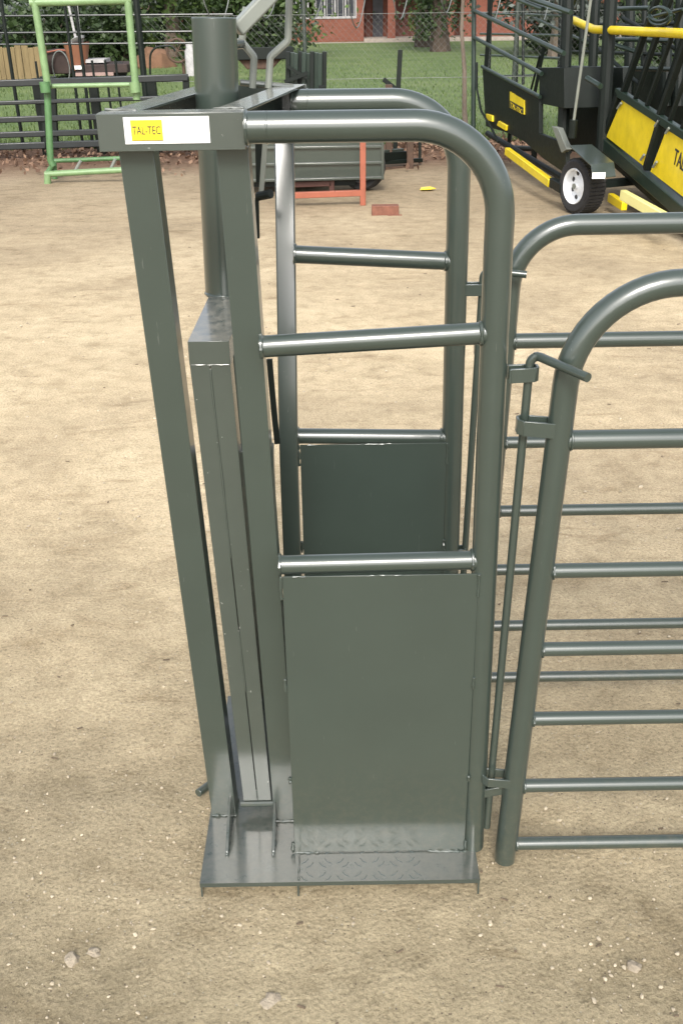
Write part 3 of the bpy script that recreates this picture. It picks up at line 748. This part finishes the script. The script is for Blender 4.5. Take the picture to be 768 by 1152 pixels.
bm = B(); q = P(673, 198, 8.13); box(bm, (q.x-.05, q.y, q.z-.02), (q.x+.05, q.y+.008, q.z+.025)); part('reflector', bm, 'white', fen)
bm = B(); beam(bm, wc+wn*.02, wc+wn*1.6, .06, .06); part('axle', bm, 'black_steel', tr)

# ------------------------------------------------------------------ middle ground things
# ribbed panel trailer with a wheel
YR = 9.9
rt = thing('ribbed_trailer', 'small grey green trailer with ribbed side panel behind the orange stand', 'trailer', P(350, 205, YR))
bm = B(); c0, c1, c2, c3 = P(268, 134, YR), P(430, 131, YR), P(430, 200, YR), P(268, 205, YR)
prism(bm, [c0, c1, c2, c3], (0, .03, 0)); prism(bm, [c+V((0, .9, 0)) for c in (c0, c1, c2, c3)], (0, .03, 0)); prism(bm, [c3+V((0, .03, .03)), c2+V((-.5, .03, .03)), c2+V((-.5, .9, .03)), c3+V((0, .9, .03))], (0, 0, .02)); part('body', bm, 'steel', rt, bevel=.006)
bm = B()
for ya, yb in ((150, 148), (167, 165), (186, 183), (204, 200)): beam(bm, P(268, ya, YR-.015), P(430, yb, YR-.015), .025, .022)
beam(bm, P(430, 131, YR-.01), P(430, 202, YR-.01), .03, .03); part('rib', bm, 'steel_scuff', rt, bevel=.004)
bm = B(); beam(bm, P(268, 207, YR+.1), P(400, 205, YR+.1), .05, .05); part('chassis', bm, 'black_steel', rt)
wh2 = thing('wheel', '', '', ORG[rt.name]); del wh2['label']; del wh2['category']; wh2.parent = rt; wh2.location = (0, 0, 0)
wq = P(408, 203, YR+.02); make_wheel(wh2, V((wq.x, YR+.16, .205)), V((.42, .9, 0)).normalized(), .215, .15, 'wire', treads=False)
# orange stand
YO = 9.25
st = thing('orange_stand', 'orange painted tube stand in front of the ribbed trailer', 'stand', P(408, 230, YO))
for a, b, yy, mt in (((408, 150), (408, 231), YO, 'orange'), ((322, 220), (406, 217), YO, 'orange'), ((318, 208), (373, 206), YO+.7, 'oxide_dark'), ((373, 190), (373, 216), YO+.7, 'oxide_dark'), ((318, 160), (320, 226), YO, 'orange'), ((318, 150), (408, 149), YO, 'orange')):
    bm = B(); beam(bm, P(*a, yy), P(*b, yy), .05, .05, V((0, 1, 0))); part('stand_tube', bm, mt, st, bevel=.005)
# steel stock rack
YS = 11.4
rk = thing('steel_rack', 'low rack of dark steel lengths beside the ribbed trailer', 'rack', P(455, 195, YS))
for a, b, w in (((461, 110), (461, 198), .07), ((437, 95), (437, 176), .07)):
    bm = B(); beam(bm, P(*a, YS), P(*b, YS), w, w); part('rack_post', bm, 'rust', rk, bevel=.006)
for i, (a, b, w, mt) in enumerate((((428, 176), (456, 174), .10, 'black_steel'), ((430, 171), (452, 169), .05, 'steel'), ((428, 183), (474, 180), .05, 'black_steel'), ((428, 190), (470, 188), .05, 'rust'))):
    bm = B(); beam(bm, P(*a, YS-.1), P(*b, YS+.2), w, w*.8); part('steel_length', bm, mt, rk, bevel=.004)
bm = B(); beam(bm, P(472, 150, YS+.3), P(472, 183, YS+.3), .03, .03); part('rack_post', bm, 'black_steel', rk)
# black posts in the litter by the fence
for (a, b, w, lab) in (((450, 56), (444, 170), .05, 'tall thin black steel post standing upright before the lawn'),
                       ((431, 89), (472, 122), .05, 'black steel length lying slanted across the short posts before the lawn'),
                       ((362, 96), (362, 170), .07, 'short dark steel post before the lawn, nearest the stacked panels')):
    bm = B(); A_, B_ = P(*a, 12.3), P(*b, 12.3); 
    beam(bm, A_, B_, w, w, V((0, 1, 0))); solo('steel_post', bm, 'black_steel', lab, 'post', (B_.x, 12.3, min(A_.z, B_.z)), group='loose steel posts before the lawn', bevel=.004)
# bundle of upright panels
bd = thing('panel_bundle', 'stack of upright dark green ribbed fence panels leaning by the lawn', 'fence panels', P(348, 160, 12.4))
for i, x in enumerate((324, 329, 333, 338, 342, 347, 351, 356, 360, 365)):
    bm = B(); beam(bm, P(x, 58+ (i % 3), 12.4+.05*(i % 2)), P(x-1, 168, 12.4+.05*(i % 2)), .048, .09, V((0, 1, 0))); part('panel', bm, 'dark_green' if i % 3 else 'black_steel', bd, bevel=.004)
bm = B(); beam(bm, P(320, 92, 12.3), P(346, 82, 12.3), .05, .04); beam(bm, P(322, 74, 12.3), P(346, 88, 12.3), .03, .03); part('bracket', bm, 'black_steel', bd)
# feed trough
YT = 13.0
ft = thing('feed_trough', 'brown V shaped feed trough with a dark rim behind the lever rods', 'trough', P(294, 170, YT))
bm = B(); q = [P(258, 56, YT), P(328, 54, YT), P(306, 78, YT), P(278, 78, YT)]
prism(bm, q, (0, .5, 0)); part('tub', bm, 'rust', ft, bevel=.01)
bm = B(); beam(bm, P(256, 61, YT-.04), P(330, 59, YT-.04), .05, .13); part('rim', bm, 'black_steel', ft, bevel=.006)
for a, b in (((283, 78), (276, 165)), ((301, 78), (310, 165))):
    bm = B(); beam(bm, P(*a, YT+.2), P(*b, YT+.2), .04, .04); part('leg', bm, 'black_steel', ft)
# loose brick, yellow scrap
g = G(433, 241); bm = B(); box(bm, (g.x-.11, g.y, -.012), (g.x+.115, g.y+.105, .065)); box(bm, (g.x+.02, g.y-.02, -.012), (g.x+.14, g.y-.003, -.002))
solo('brick', bm, 'brick1', 'single red clay brick lying on the bare dirt', 'brick', (g.x, g.y+.05, -.01), bevel=.006)
g = G(481, 213); bm = B()
prism(bm, [g+V((-.075, -.03, .0)), g+V((.02, -.05, .005)), g+V((.075, 0, .004)), g+V((.02, .06, .012)), g+V((-.06, .05, .006))], (0, 0, .006))
solo('plastic_scrap', bm, 'yellow', 'small bright yellow scrap lying flat on the dirt', 'litter', (g.x, g.y, 0))

# ------------------------------------------------------------------ left: green frame, yard panels, fences
YP = 10.75
gf = thing('pipe_frame', 'pale green pipe frame with sled base standing before the dark yard panels', 'frame', G(56, 207))
def gp(name, pl, r, mat, yo=0): 
    bm = B(); tube(bm, [P(x, y, YP+yo) for x, y in pl], r, 12); return part(name, bm, mat, gf)
gp('upright', [(34, -60), (39, 0), (54, 96)], .036, 'pale_green'); gp('upright', [(53, 92), (57, 180), (60, 187)], .034, 'mid_green')
gp('upright', [(138, -60), (144, 0), (154, 112)], .036, 'pale_green')
gp('crossbar', [(34, 3), (148, 0)], .036, 'pale_green'); gp('crossbar', [(55, 97), (152, 95)], .022, 'pale_green', .05)
gp('base_rail', [(51, 196), (160, 190)], .030, 'pale_green'); gp('base_rail', [(60, 181), (160, 177)], .022, 'mid_green', .55)
gp('foot', [(54, 196), (54, 210)], .036, 'pale_green'); gp('foot', [(61, 183), (62, 201)], .028, 'mid_green', .3)
gp('base_rail', [(54, 194), (61, 184)], .026, 'mid_green', .25); gp('base_rail', [(84, 194), (91, 181)], .016, 'zinc', .25); gp('base_rail', [(124, 192), (130, 179)], .016, 'zinc', .25)
bm = B(); tube(bm, [P(50, 92, YP-.06), P(52, 104, YP-.06)], .05, 12); part('clamp_ring', bm, 'mid_green', gf)
bm = B(); tube(bm, [P(151, 92, YP-.04), P(153, 104, YP-.04)], .05, 12); part('clamp_ring', bm, 'pale_green', gf)
YY = 12.6
def yard(x0, x1, lab, dz=0):
    t = thing('yard_hurdle', lab, 'yard panel', P((x0+x1)/2, 165, YY), group='dark yard panels along the lawn')
    for yl, yr, h in ((94, 87, .075), (116, 109, .045), (135, 128, .065), (152, 145, .065), (165, 158, .075)):
        f = lambda x: yl+(yr-yl)*x/215.0
        bm = B(); beam(bm, P(x0, f(x0)+dz, YY), P(x1, f(x1)+dz, YY), .045, h, V((0, 0, 1))); part('rail', bm, 'yard_rail', t, bevel=.01)
    for x in ([x0+2, x1-3]):
        bm = B(); beam(bm, P(x, 86, YY+.03), P(x+4, 168, YY+.03), .07, .07, V((0, 1, 0))); part('panel_post', bm, 'black_steel', t, bevel=.006)
yard(-110, 52, 'dark pipe yard panel at the left edge, left of the green upright'); yard(57, 212, 'dark pipe yard panel between the green frame and the clamp'); 
for (x, w, lab) in ((43, .10, 'thick black post behind the rails left of the green frame'), (106, .10, 'thick black post behind the rails inside the green frame'), (172, .10, 'thick black post behind the rails right of the green frame')):
    bm = B(); a = P(x, 88, 12.95); beam(bm, (a.x, 12.95, -.05), (a.x-.02, 12.95, a.z), w, w, V((0, 1, 0))); solo('yard_post', bm, 'black_steel', lab, 'post', (a.x, 12.95, 0), group='black posts of the yard', bevel=.006)
wf = thing('wire_fence', 'tall fence of thin horizontal rails and slim posts behind the yard panels', 'fence', P(100, 165, 13.3))
for yl, yr in ((19, 16), (38, 35), (51, 48)):
    bm = B(); tube(bm, [P(-120, yl, 13.3), P(262, yr, 13.3)], .011, 8); part('fence_wire', bm, 'yard_rail', wf)
for x, yb, r in ((3, 165, .022), (74, 60, .018), (86, 60, .02), (155, 150, .038), (98, 150, .014), (33, 165, .014), (113, 160, .014), (125, 160, .014)):
    a = P(x, 0, 13.3); bm = B(); tube(bm, [(a.x, 13.3, -.05), (a.x-.02, 13.3, 1.95 if r > .0179 else 1.0)], r, 10); part('fence_post', bm, 'black_steel', wf)
# chain link fence with coil
YC = 13.35
cf = thing('chain_link_fence', 'chain link fence between the dirt yard and the lawn', 'fence', (2, YC, 0))
X0, X1, ZT = -2.3, 8.5, 1.42
bm = B(); st_ = .075; w = .0010; k = X0-ZT
while k < X1:
    for s in (1, -1):
        xa, xb = (k, k+ZT) if s > 0 else (k+ZT, k)
        za, zb_ = .03, .03+ZT
        if min(xa, xb) < X0 or max(xa, xb) > X1: 
            pass
        a = V((xa, YC+.003*s, za)); b_ = V((xb, YC+.003*s, zb_))
        if xa < X0 or xb < X0 or xa > X1 or xb > X1: k2 = 1
        else: tube(bm, [a, b_], w, 3, caps=False)
    k += st_
part('mesh', bm, 'wire', cf, smooth=0)
for x in (-2.3, -.35, 2.15, 5.2, 8.5):
    bm = B(); tube(bm, [(x, YC+.04, -.05), (x, YC+.04, 1.6)], .024, 12); part('fence_post', bm, 'steel', cf)
bm = B(); tube(bm, [(-2.3, YC, 1.45), (8.5, YC, 1.45)], .0025, 6); tube(bm, [(-2.3, YC, .75), (8.5, YC, .75)], .003, 6); part('strand', bm, 'wire', cf)
bm = B(); pts = [(-1.8+i*.021+ .05*math.sin(i*.031), YC+.02+.33*math.cos(i*.24), 1.72+(.34+.05*math.sin(i*.077))*math.sin(i*.24)+.03*math.sin(i*.05)) for i in range(480)]
tube(bm, pts, .007, 5); solo('razor_wire', bm, 'wire', 'loose coil of grey razor wire along the top of the chain link fence', 'wire', (2, YC, 1.45))

# ------------------------------------------------------------------ trees
def tree(x, y, h, tr_r, lab, crown_c, crown_r, n, size, mat, low=.3, lean=(0, 0), limbs=8, droop=0, barkm='bark', cat='tree', name='tree', fork=.35):
    t = thing(name, lab, cat, (x, y, 0), group='trees and shrubs beyond the yard')
    bm = B(); tips = []
    base_ = V((x, y, -.1)); top = V((x+lean[0], y+lean[1], h*.85))
    pts = [base_.lerp(top, i/7)+V((random.gauss(0, .05), random.gauss(0, .05), 0))*(i > 0)*h*.12 for i in range(8)]
    tube(bm, pts, [tr_r*(1.25 if i == 0 else 1-.11*i) for i in range(8)], 9)
    cc = V(crown_c); cr = V(crown_r)
    for i in range(limbs):
        f = fork + (.95-fork)*i/limbs; j = min(6, int(f*7)); st = pts[j].lerp(pts[j+1], f*7-j)
        a = i*2.4+random.uniform(-.4, .4); e = cc + V((cr.x*.75*math.cos(a), cr.y*.75*math.sin(a), cr.z*random.uniform(-.8, .5)))
        mid = st.lerp(e, .5)+V((0, 0, .12*h*random.uniform(.2, 1)))
        tube(bm, [st, mid, e], [tr_r*.42, tr_r*.24, tr_r*.07], 6); tips += [mid, e]
    part('trunk', bm, barkm, t)
    bm, lay = leafbm(); sd = random.random()*90
    clumps = []
    for _ in range(70):
        u = V((random.gauss(0, 1), random.gauss(0, 1), random.gauss(0, 1))).normalized()*random.uniform(.45, 1.0)
        clumps.append((cc+V((u.x*cr.x, u.y*cr.y, u.z*cr.z)), random.uniform(.14, .30), random.random()))
    for tp in tips: clumps.append((tp, random.uniform(.18, .3), random.random()))
    for i in range(n):
        c, s, tn = random.choice(clumps); k = min(cr)*s*1.2
        p = c+V((random.gauss(0, k), random.gauss(0, k), random.gauss(0, k*.8)-droop*abs(random.gauss(0, 1))))
        if p.z < low: p.z = low+random.random()*.5
        add_leaf(bm, lay, p, size*random.uniform(.6, 1.4), min(1, max(0, tn*.65+random.random()*.35)))
    part('crown', bm, mat, t, smooth=0)
    return t
def shrub(x, y, r, h, lab, n, size, mat):
    t = thing('shrub', lab, 'shrub', (x, y, 0), group='trees and shrubs beyond the yard')
    bm = B()
    for i in range(5):
        a = i*1.3; tube(bm, [(x, y, -.05), (x+r*.3*math.cos(a), y+r*.3*math.sin(a), h*.4), (x+r*.6*math.cos(a), y+r*.6*math.sin(a), h*.8)], [.04, .03, .01], 6)
    part('stem', bm, 'bark', t)
    bm, lay = leafbm(); cl = [(V((x+random.gauss(0, .45)*r, y+random.gauss(0, .45)*r, h*random.uniform(.12, .95))), random.random()) for _ in range(40)]
    for i in range(n):
        c, tn = random.choice(cl); p = c+V((random.gauss(0, .16)*r, random.gauss(0, .16)*r, random.gauss(0, .12)*h)); p.z = max(.04, p.z)
        add_leaf(bm, lay, p, size*random.uniform(.6, 1.4), min(1, max(0, tn*.65+random.random()*.35)))
    part('foliage', bm, mat, t, smooth=0); return t
tree(-2.9, 35, 6.5, .22, 'bushy dark green tree with low hanging branches before the brick house', (-2.75, 35, 2.3), (2.0, 2.0, 2.2), 15000, .17, 'leaf_mid', .3, droop=.25)
shrub(-2.35, 34.2, 1.5, 2.0, 'dark bush under the low branches of the tree before the brick house', 6500, .15, 'leaf_dark')
q = G(492, 58); tree(q.x+.1, q.y, 8, .30, 'dark weeping conifer on the lawn in front of the brick house', (q.x-.15, q.y, 4.0), (1.2, 1.2, 3.4), 6500, .15, 'leaf_dark', .35, droop=.45, limbs=12)
q2 = G(475, 53); tree(q2.x, q2.y, 7, .26, 'thick dark trunked conifer just left of the weeping one', (q2.x, q2.y, 4.2), (.9, .9, 3.2), 3800, .15, 'leaf_dark', .6, droop=.3)
shrub(G(463, 42).x, 45, .55, 2.2, 'bright green shrub beside the veranda column', 1300, .13, 'leaf_light')
q3 = P(526, 132, 13.8); tree(q3.x, 13.8, 3.6, .035, 'thin bare sapling by the chain link fence near the trailer', (q3.x-.2, 13.8, 3.0), (.6, .6, .8), 500, .07, 'leaf_mid', 1.9, lean=(-.22, 0), limbs=5, barkm='pale_bark', fork=.6)
for i, (x, y, h, r, lab, cz, cr, n, mt, lo, bk) in enumerate((
    (-12.6, 33, 7, .28, 'big dark tree behind the slab fence at the far left', 3.4, (2.6, 2.2, 3.2), 6500, 'leaf_dark', .5, 'bark'),
    (-10.6, 37, 7, .30, 'pale trunked tree standing behind the dark wagon', 4.0, (2.3, 2.0, 2.9), 5200, 'leaf_dark', .9, 'pale_bark'),
    (-8.6, 34, 7, .25, 'grey leaved tree behind the flat trailer', 3.0, (1.9, 1.8, 2.8), 6500, 'leaf_grey', .2, 'pale_bark'),
    (-6.9, 36, 7, .30, 'dark trunked tree near the tall slim posts', 4.6, (1.8, 1.8, 3.2), 5200, 'leaf_mid', 1.0, 'bark'),
    (-5.3, 37, 8, .26, 'olive tree with pale branches behind the lever post', 4.3, (1.7, 1.8, 3.2), 5200, 'leaf_mid', .9, 'pale_bark'),
    (6.6, 33, 8, .30, 'grey branched tree seen through the trailer rails at its far end', 3.6, (2.2, 2.2, 2.9), 6000, 'leaf_grey', .9, 'pale_bark'),
    (9.4, 31, 8, .30, 'dark tree behind the middle of the trailer', 3.2, (2.2, 2.2, 2.9), 6500, 'leaf_dark', .4, 'bark'),
    (12.2, 32, 8, .30, 'dark tree behind the ramp end of the trailer', 3.2, (2.4, 2.2, 2.9), 6500, 'leaf_mid', .3, 'bark'))):
    tree(x, y, h, r, lab, (x, y, cz), cr, n, .19, mt, lo, barkm=bk)
for (x, y, r, h, lab, n, mt) in ((-11.7, 30, 1.3, 1.7, 'dark low shrub behind the wooden slab fence', 2600, 'leaf_dark'), (-8.4, 30.5, 1.2, 1.6, 'greyish shrub behind the flat trailer', 2600, 'leaf_grey'), (-6.7, 38, 1.0, 1.5, 'yellow flowering shrub between the dark trunks', 1600, 'leaf_light'), (-9.8, 29, 1.0, 1.5, 'dark shrub between the wagon and the flat trailer', 2200, 'leaf_dark'),
                                 (8.1, 28, 1.1, 1.6, 'dark shrub behind the trailer wheel mast', 2200, 'leaf_dark'), (11.0, 29, 1.3, 1.7, 'dark shrub behind the trailer ramp uprights', 2400, 'leaf_dark')):
    shrub(x, y, r, h, lab, n, .15, mt)
for (x, y, r, h, lab) in ((-13.2, 39, 2.0, 2.3, 'broad dark shrub farthest back at the left edge of the lawn'), (-9.6, 40, 1.8, 2.2, 'broad dark shrub far behind the orange bin'), (-7.9, 41, 1.6, 2.1, 'broad dark shrub far behind the slim tall posts'), (-5.2, 42, 1.6, 2.1, 'broad dark shrub far behind the lever post'), (7.2, 36, 1.6, 2.2, 'broad dark shrub behind the far end of the trailer'), (10.6, 36, 2.0, 2.3, 'broad dark shrub behind the yellow pipe of the trailer'), (13.4, 36, 2.0, 2.3, 'broad dark shrub behind the ramp end at the right edge')):
    shrub(x, y, r, h, lab, 4200, .2, 'leaf_dark')
for (x, y, r, h, lab) in ((-13.4, 29, 1.5, 1.9, 'dense dark shrub right behind the left end of the slab fence'), (-7.5, 29, 1.1, 1.6, 'dense dark shrub behind the right end of the flat trailer'), (-6.0, 32, .9, 1.5, 'dense dark shrub behind the spoked wheel'), (-9.2, 31.5, 1.4, 2.0, 'dense dark shrub between the orange bin and the grey leaved tree')):
    shrub(x, y, r, h, lab, 3600, .16, 'leaf_dark')

# ------------------------------------------------------------------ far left odds and ends
YW = 26.0
sf = thing('slab_fence', 'weathered yellow brown wooden slab fence on the lawn at the far left', 'fence', P(20, 88, YW))
bm = B()
x = -60
while x < 46:
    w_ = random.uniform(5, 8); a, b = P(x, 52+random.uniform(-1, 2), YW), P(x+w_-.35, 52, YW)
    box(bm, (a.x, YW+random.uniform(0, .03), -.05), (b.x, YW+.06, a.z)); x += w_
part('slab_row', bm, 'wood', sf, bevel=.01)
bm = B(); box(bm, (P(-60, 60, YW).x, YW+.07, .3), (P(46, 60, YW).x, YW+.13, .42)); part('rail', bm, 'wood', sf)
YV = 26.5
wg = thing('old_wagon', 'dark brown wagon body with a thin wheel beside the slab fence', 'wagon', P(64, 86, YV))
bm = B(); a, b = P(47, 57, YV), P(84, 86, YV); box(bm, (a.x, YV, .12), (b.x, YV+1.2, a.z)); part('body', bm, 'dark_wood', wg, bevel=.02)
bm = B(); c = P(69, 76, YV-.1); tube(bm, [c+V((.20*math.cos(k*.2618), 0, .36*math.sin(k*.2618))) for k in range(25)], .016, 6); part('wheel', bm, 'wire', wg)
bm = B(); tube(bm, [P(52, 59, YV-.06), P(66, 56, YV-.06), P(76, 57, YV-.06)], .016, 6); part('handle', bm, 'orange', wg)
bk_ = P(87, 76, 25.6); bm = B(); a = P(82, 48, 25.6); lathe(bm, V((bk_.x, 25.8, .22)), V((0, 0, 1)), [(0, .001), (0, .17), (a.z-.22, .30), (a.z-.22, .27), (.06, .15), (.06, .001)], 20)
solo('orange_bin', bm, 'terracotta', 'tall tapered orange bin beside the dark wagon', 'bin', (bk_.x, 25.8, .22))
bm = B(); c = V((bk_.x, 25.8, a.z)); tube(bm, [c+V((.02, 0, -.1)), c+V((.0, 0, .1)), c+V((-.1, 0, 1.0))], .03, 8); tube(bm, [c+V((.1, 0, -.1)), c+V((.12, 0, .9))], .02, 8); pebble(bm, tuple(c+V((0, 0, .02))), .2, 2)
solo('rubbish', bm, 'old_white', 'white rods and bundle sticking out of the orange bin', 'rubbish', tuple(c))
fl = thing('flat_trailer', 'low flat trailer with pale edges on the lawn right of the orange bin', 'trailer', P(112, 86, 25.6))
bm = B(); a, b = P(84, 73, 25.6), P(144, 82, 25.6); box(bm, (a.x, 25.6, b.z), (b.x, 27.0, a.z)); part('bed', bm, 'dark_wood', fl, bevel=.02)
bm = B(); a, b = P(85, 82, 25.5), P(128, 85, 25.5); box(bm, (a.x, 25.5, b.z), (b.x, 25.57, a.z)); part('edge_board', bm, 'pinkish', fl)
bm = B(); a, b = P(92, 67, 25.7), P(118, 70.5, 25.7); box(bm, (a.x, 25.7, b.z), (b.x, 26.4, a.z)); part('pale_sheet', bm, 'old_white', fl)
bm = B(); a, b = P(84, 74, 25.55), P(93, 78, 25.55); box(bm, (a.x, 25.55, b.z), (b.x, 25.6, a.z)); part('number_plate', bm, 'white', fl)
for x in (96, 134):
    c = P(x, 85, 26.0); bm = B(); lathe(bm, V((c.x, 26.0, .2)), V((0, 1, 0)), [(-.08, .001), (-.08, .2), (.08, .2), (.08, .001)], 20); part('tyre', bm, 'rubber', fl)
c = P(172, 64, 31); bm = B(); ret = bmesh.ops.create_icosphere(bm, subdivisions=3, radius=1)
for v in bm.verts:
    k = 1+.2*noise.noise(v.co*2); v.co = V((c.x+v.co.x*.62*k, 31+v.co.y*.6*k, -.15+max(0, v.co.z)*.65*k))
o = solo('earth_mound', bm, 'dirt_mound', 'orange earth mound on the lawn behind the bent pipe', 'mound', (c.x, 31, 0))
bm = B(); tube(bm, fillet([P(169, 84, 24), P(169, 53, 24), P(196, 51, 24), P(197, 58, 24)], .25, 6), .022, 8); solo('bent_pipe', bm, 'black_steel', 'dark pipe bent over into a hook on the lawn', 'pipe', tuple(P(169, 84, 24)))
c = P(200, 57, 27.5); bm = B(); tube(bm, [c+V((.26*math.cos(k*.2618), 0, .26*math.sin(k*.2618))) for k in range(25)], .03, 8)
for k in range(6): tube(bm, [c, c+V((.26*math.cos(k*1.047), 0, .26*math.sin(k*1.047)))], .012, 6)
tube(bm, [c+V((.1, .1, -.2)), V((c.x+.1, 27.6, -.02))], .04, 8)
solo('cart_wheel', bm, 'rust', 'dull spoked wheel on a stub post beside the earth mound', 'wheel', (c.x, 27.5, 0))
c = P(214, 54, 27); bm = B(); lathe(bm, V((c.x, 27, 0)), V((0, 0, 1)), [(0, .001), (0, .14), (.55, .14), (.62, .10), (.75, .10), (.75, .001)], 16); solo('white_drum', bm, 'old_white', 'slim white drum on the lawn just left of the lever post', 'drum', (c.x, 27, 0))

# ------------------------------------------------------------------ house
YB = 48.0
hs = thing('brick_house', 'red brick house with barred white window and veranda across the lawn', 'house', (2, YB, 0))
hx = lambda x: P(x, 25, YB).x
zs = P(376, 21, YB).z; xw0, xw1 = hx(353), hx(401); xc = hx(409); xe = hx(700)
bm = B()
box(bm, (-6.5, YB, 0), (xw0-2.3, YB+.23, 2.8)); box(bm, (xw0-2.3, YB, 0), (xw1, YB+.23, zs)); box(bm, (xw1, YB, 0), (xc, YB+.23, 2.8)); box(bm, (xw0-2.3, YB, 2.2), (xw1, YB+.23, 2.8))
box(bm, (xc-.23, YB+.23, 0), (xc, YB+2.2, 2.8)); box(bm, (xc, YB+2.2, 0), (xe, YB+2.43, 2.8)); box(bm, (-6.5, YB+8, 0), (xe, YB+8.2, 2.8)); box(bm, (-6.5, YB+.23, 0), (-6.27, YB+8, 2.8))
x5 = hx(522); box(bm, (x5, YB+.3, 0), (xe, YB+.53, 2.8))
part('wall', bm, 'brickwork', hs, smooth=0)
for a, b in ((xw0-2.2, xw0-.2), (xw0, xw1)):
    bm = B(); box(bm, (a, YB-.03, zs), (b, YB+.1, zs+.09)); box(bm, (a, YB-.02, 2.12), (b, YB+.1, 2.2))
    for k in range(5):
        x = a+(b-a-.06)*k/4; box(bm, (x, YB-.01, zs+.09), (x+.06, YB+.1, 2.12))
    for k in range(8):
        x = a+(b-a)*(k+.5)/8; box(bm, (x-.012, YB-.012, zs+.09), (x+.012, YB-.004, 2.12))
    wdw = part('window', bm, 'old_white', hs, smooth=0)
    bm = B(); box(bm, (a, YB+.11, zs), (b, YB+.13, 2.2)); part('pane', bm, 'glass', wdw, smooth=0)
for x in (hx(440), hx(506), hx(590)):
    bm = B(); box(bm, (x-.16, YB-.2, 0), (x+.16, YB+.12, 2.8)); part('veranda_column', bm, 'brickwork', hs, smooth=0)
for a, b, mt in ((hx(412), hx(419), 'door_wood'), (hx(421), hx(433), 'curtain'), (hx(446), hx(470), 'door_wood')):
    bm = B(); box(bm, (a, YB+2.1, 0), (b, YB+2.195, 2.1)); part('door', bm, mt, hs, smooth=0)
bm = B(); box(bm, (xc, YB-.6, -.02), (xe, YB+2.2, .12)); part('veranda_floor', bm, 'slab', hs, smooth=0)
bm = B(); prism(bm, [(-7, YB-.9, 2.75), (-7, YB+9, 2.75), (-7, YB+4, 5)], (xe+7.5, 0, 0)); part('roof', bm, 'roof', hs, smooth=0)
bm = B(); box(bm, (-9, 46.6, -.02), (14, 47.2, .02))
structure('house_path', bm, 'slab', smooth=0)

# ------------------------------------------------------------------ light
SUN_EL, SUN_AZ = R(40), R(183)       # azimuth measured clockwise from +Y: behind the camera, to the left
w = bpy.data.worlds.new('World'); S.world = w; w.use_nodes = True; nt = w.node_tree
sky = nt.nodes.new('ShaderNodeTexSky'); sky.sky_type = 'NISHITA'; sky.sun_disc = False; sky.sun_elevation = SUN_EL; sky.sun_rotation = SUN_AZ
sky.air_density = 1.0; sky.dust_density = 3.0; sky.ozone_density = 1.0
hs_ = nt.nodes.new('ShaderNodeHueSaturation'); hs_.inputs['Saturation'].default_value = 0.35
bg = nt.nodes['Background']; nt.links.new(sky.outputs[0], hs_.inputs['Color']); nt.links.new(hs_.outputs[0], bg.inputs[0]); bg.inputs[1].default_value = 0.15
sl = bpy.data.lights.new('sun', 'SUN'); sl.energy = 1.5; sl.angle = R(18); sl.color = (1, .95, .87)
so = bpy.data.objects.new('sun', sl); COL.objects.link(so)
dirv = V((math.sin(SUN_AZ)*math.cos(SUN_EL), math.cos(SUN_AZ)*math.cos(SUN_EL), math.sin(SUN_EL)))
so.rotation_euler = dirv.to_track_quat('Z', 'Y').to_euler(); so.location = dirv*50
S.view_settings.view_transform = 'Standard'; S.view_settings.look = 'None'; S.view_settings.gamma = 1; S.view_settings.exposure = 1.05
S.render.engine = 'CYCLES'
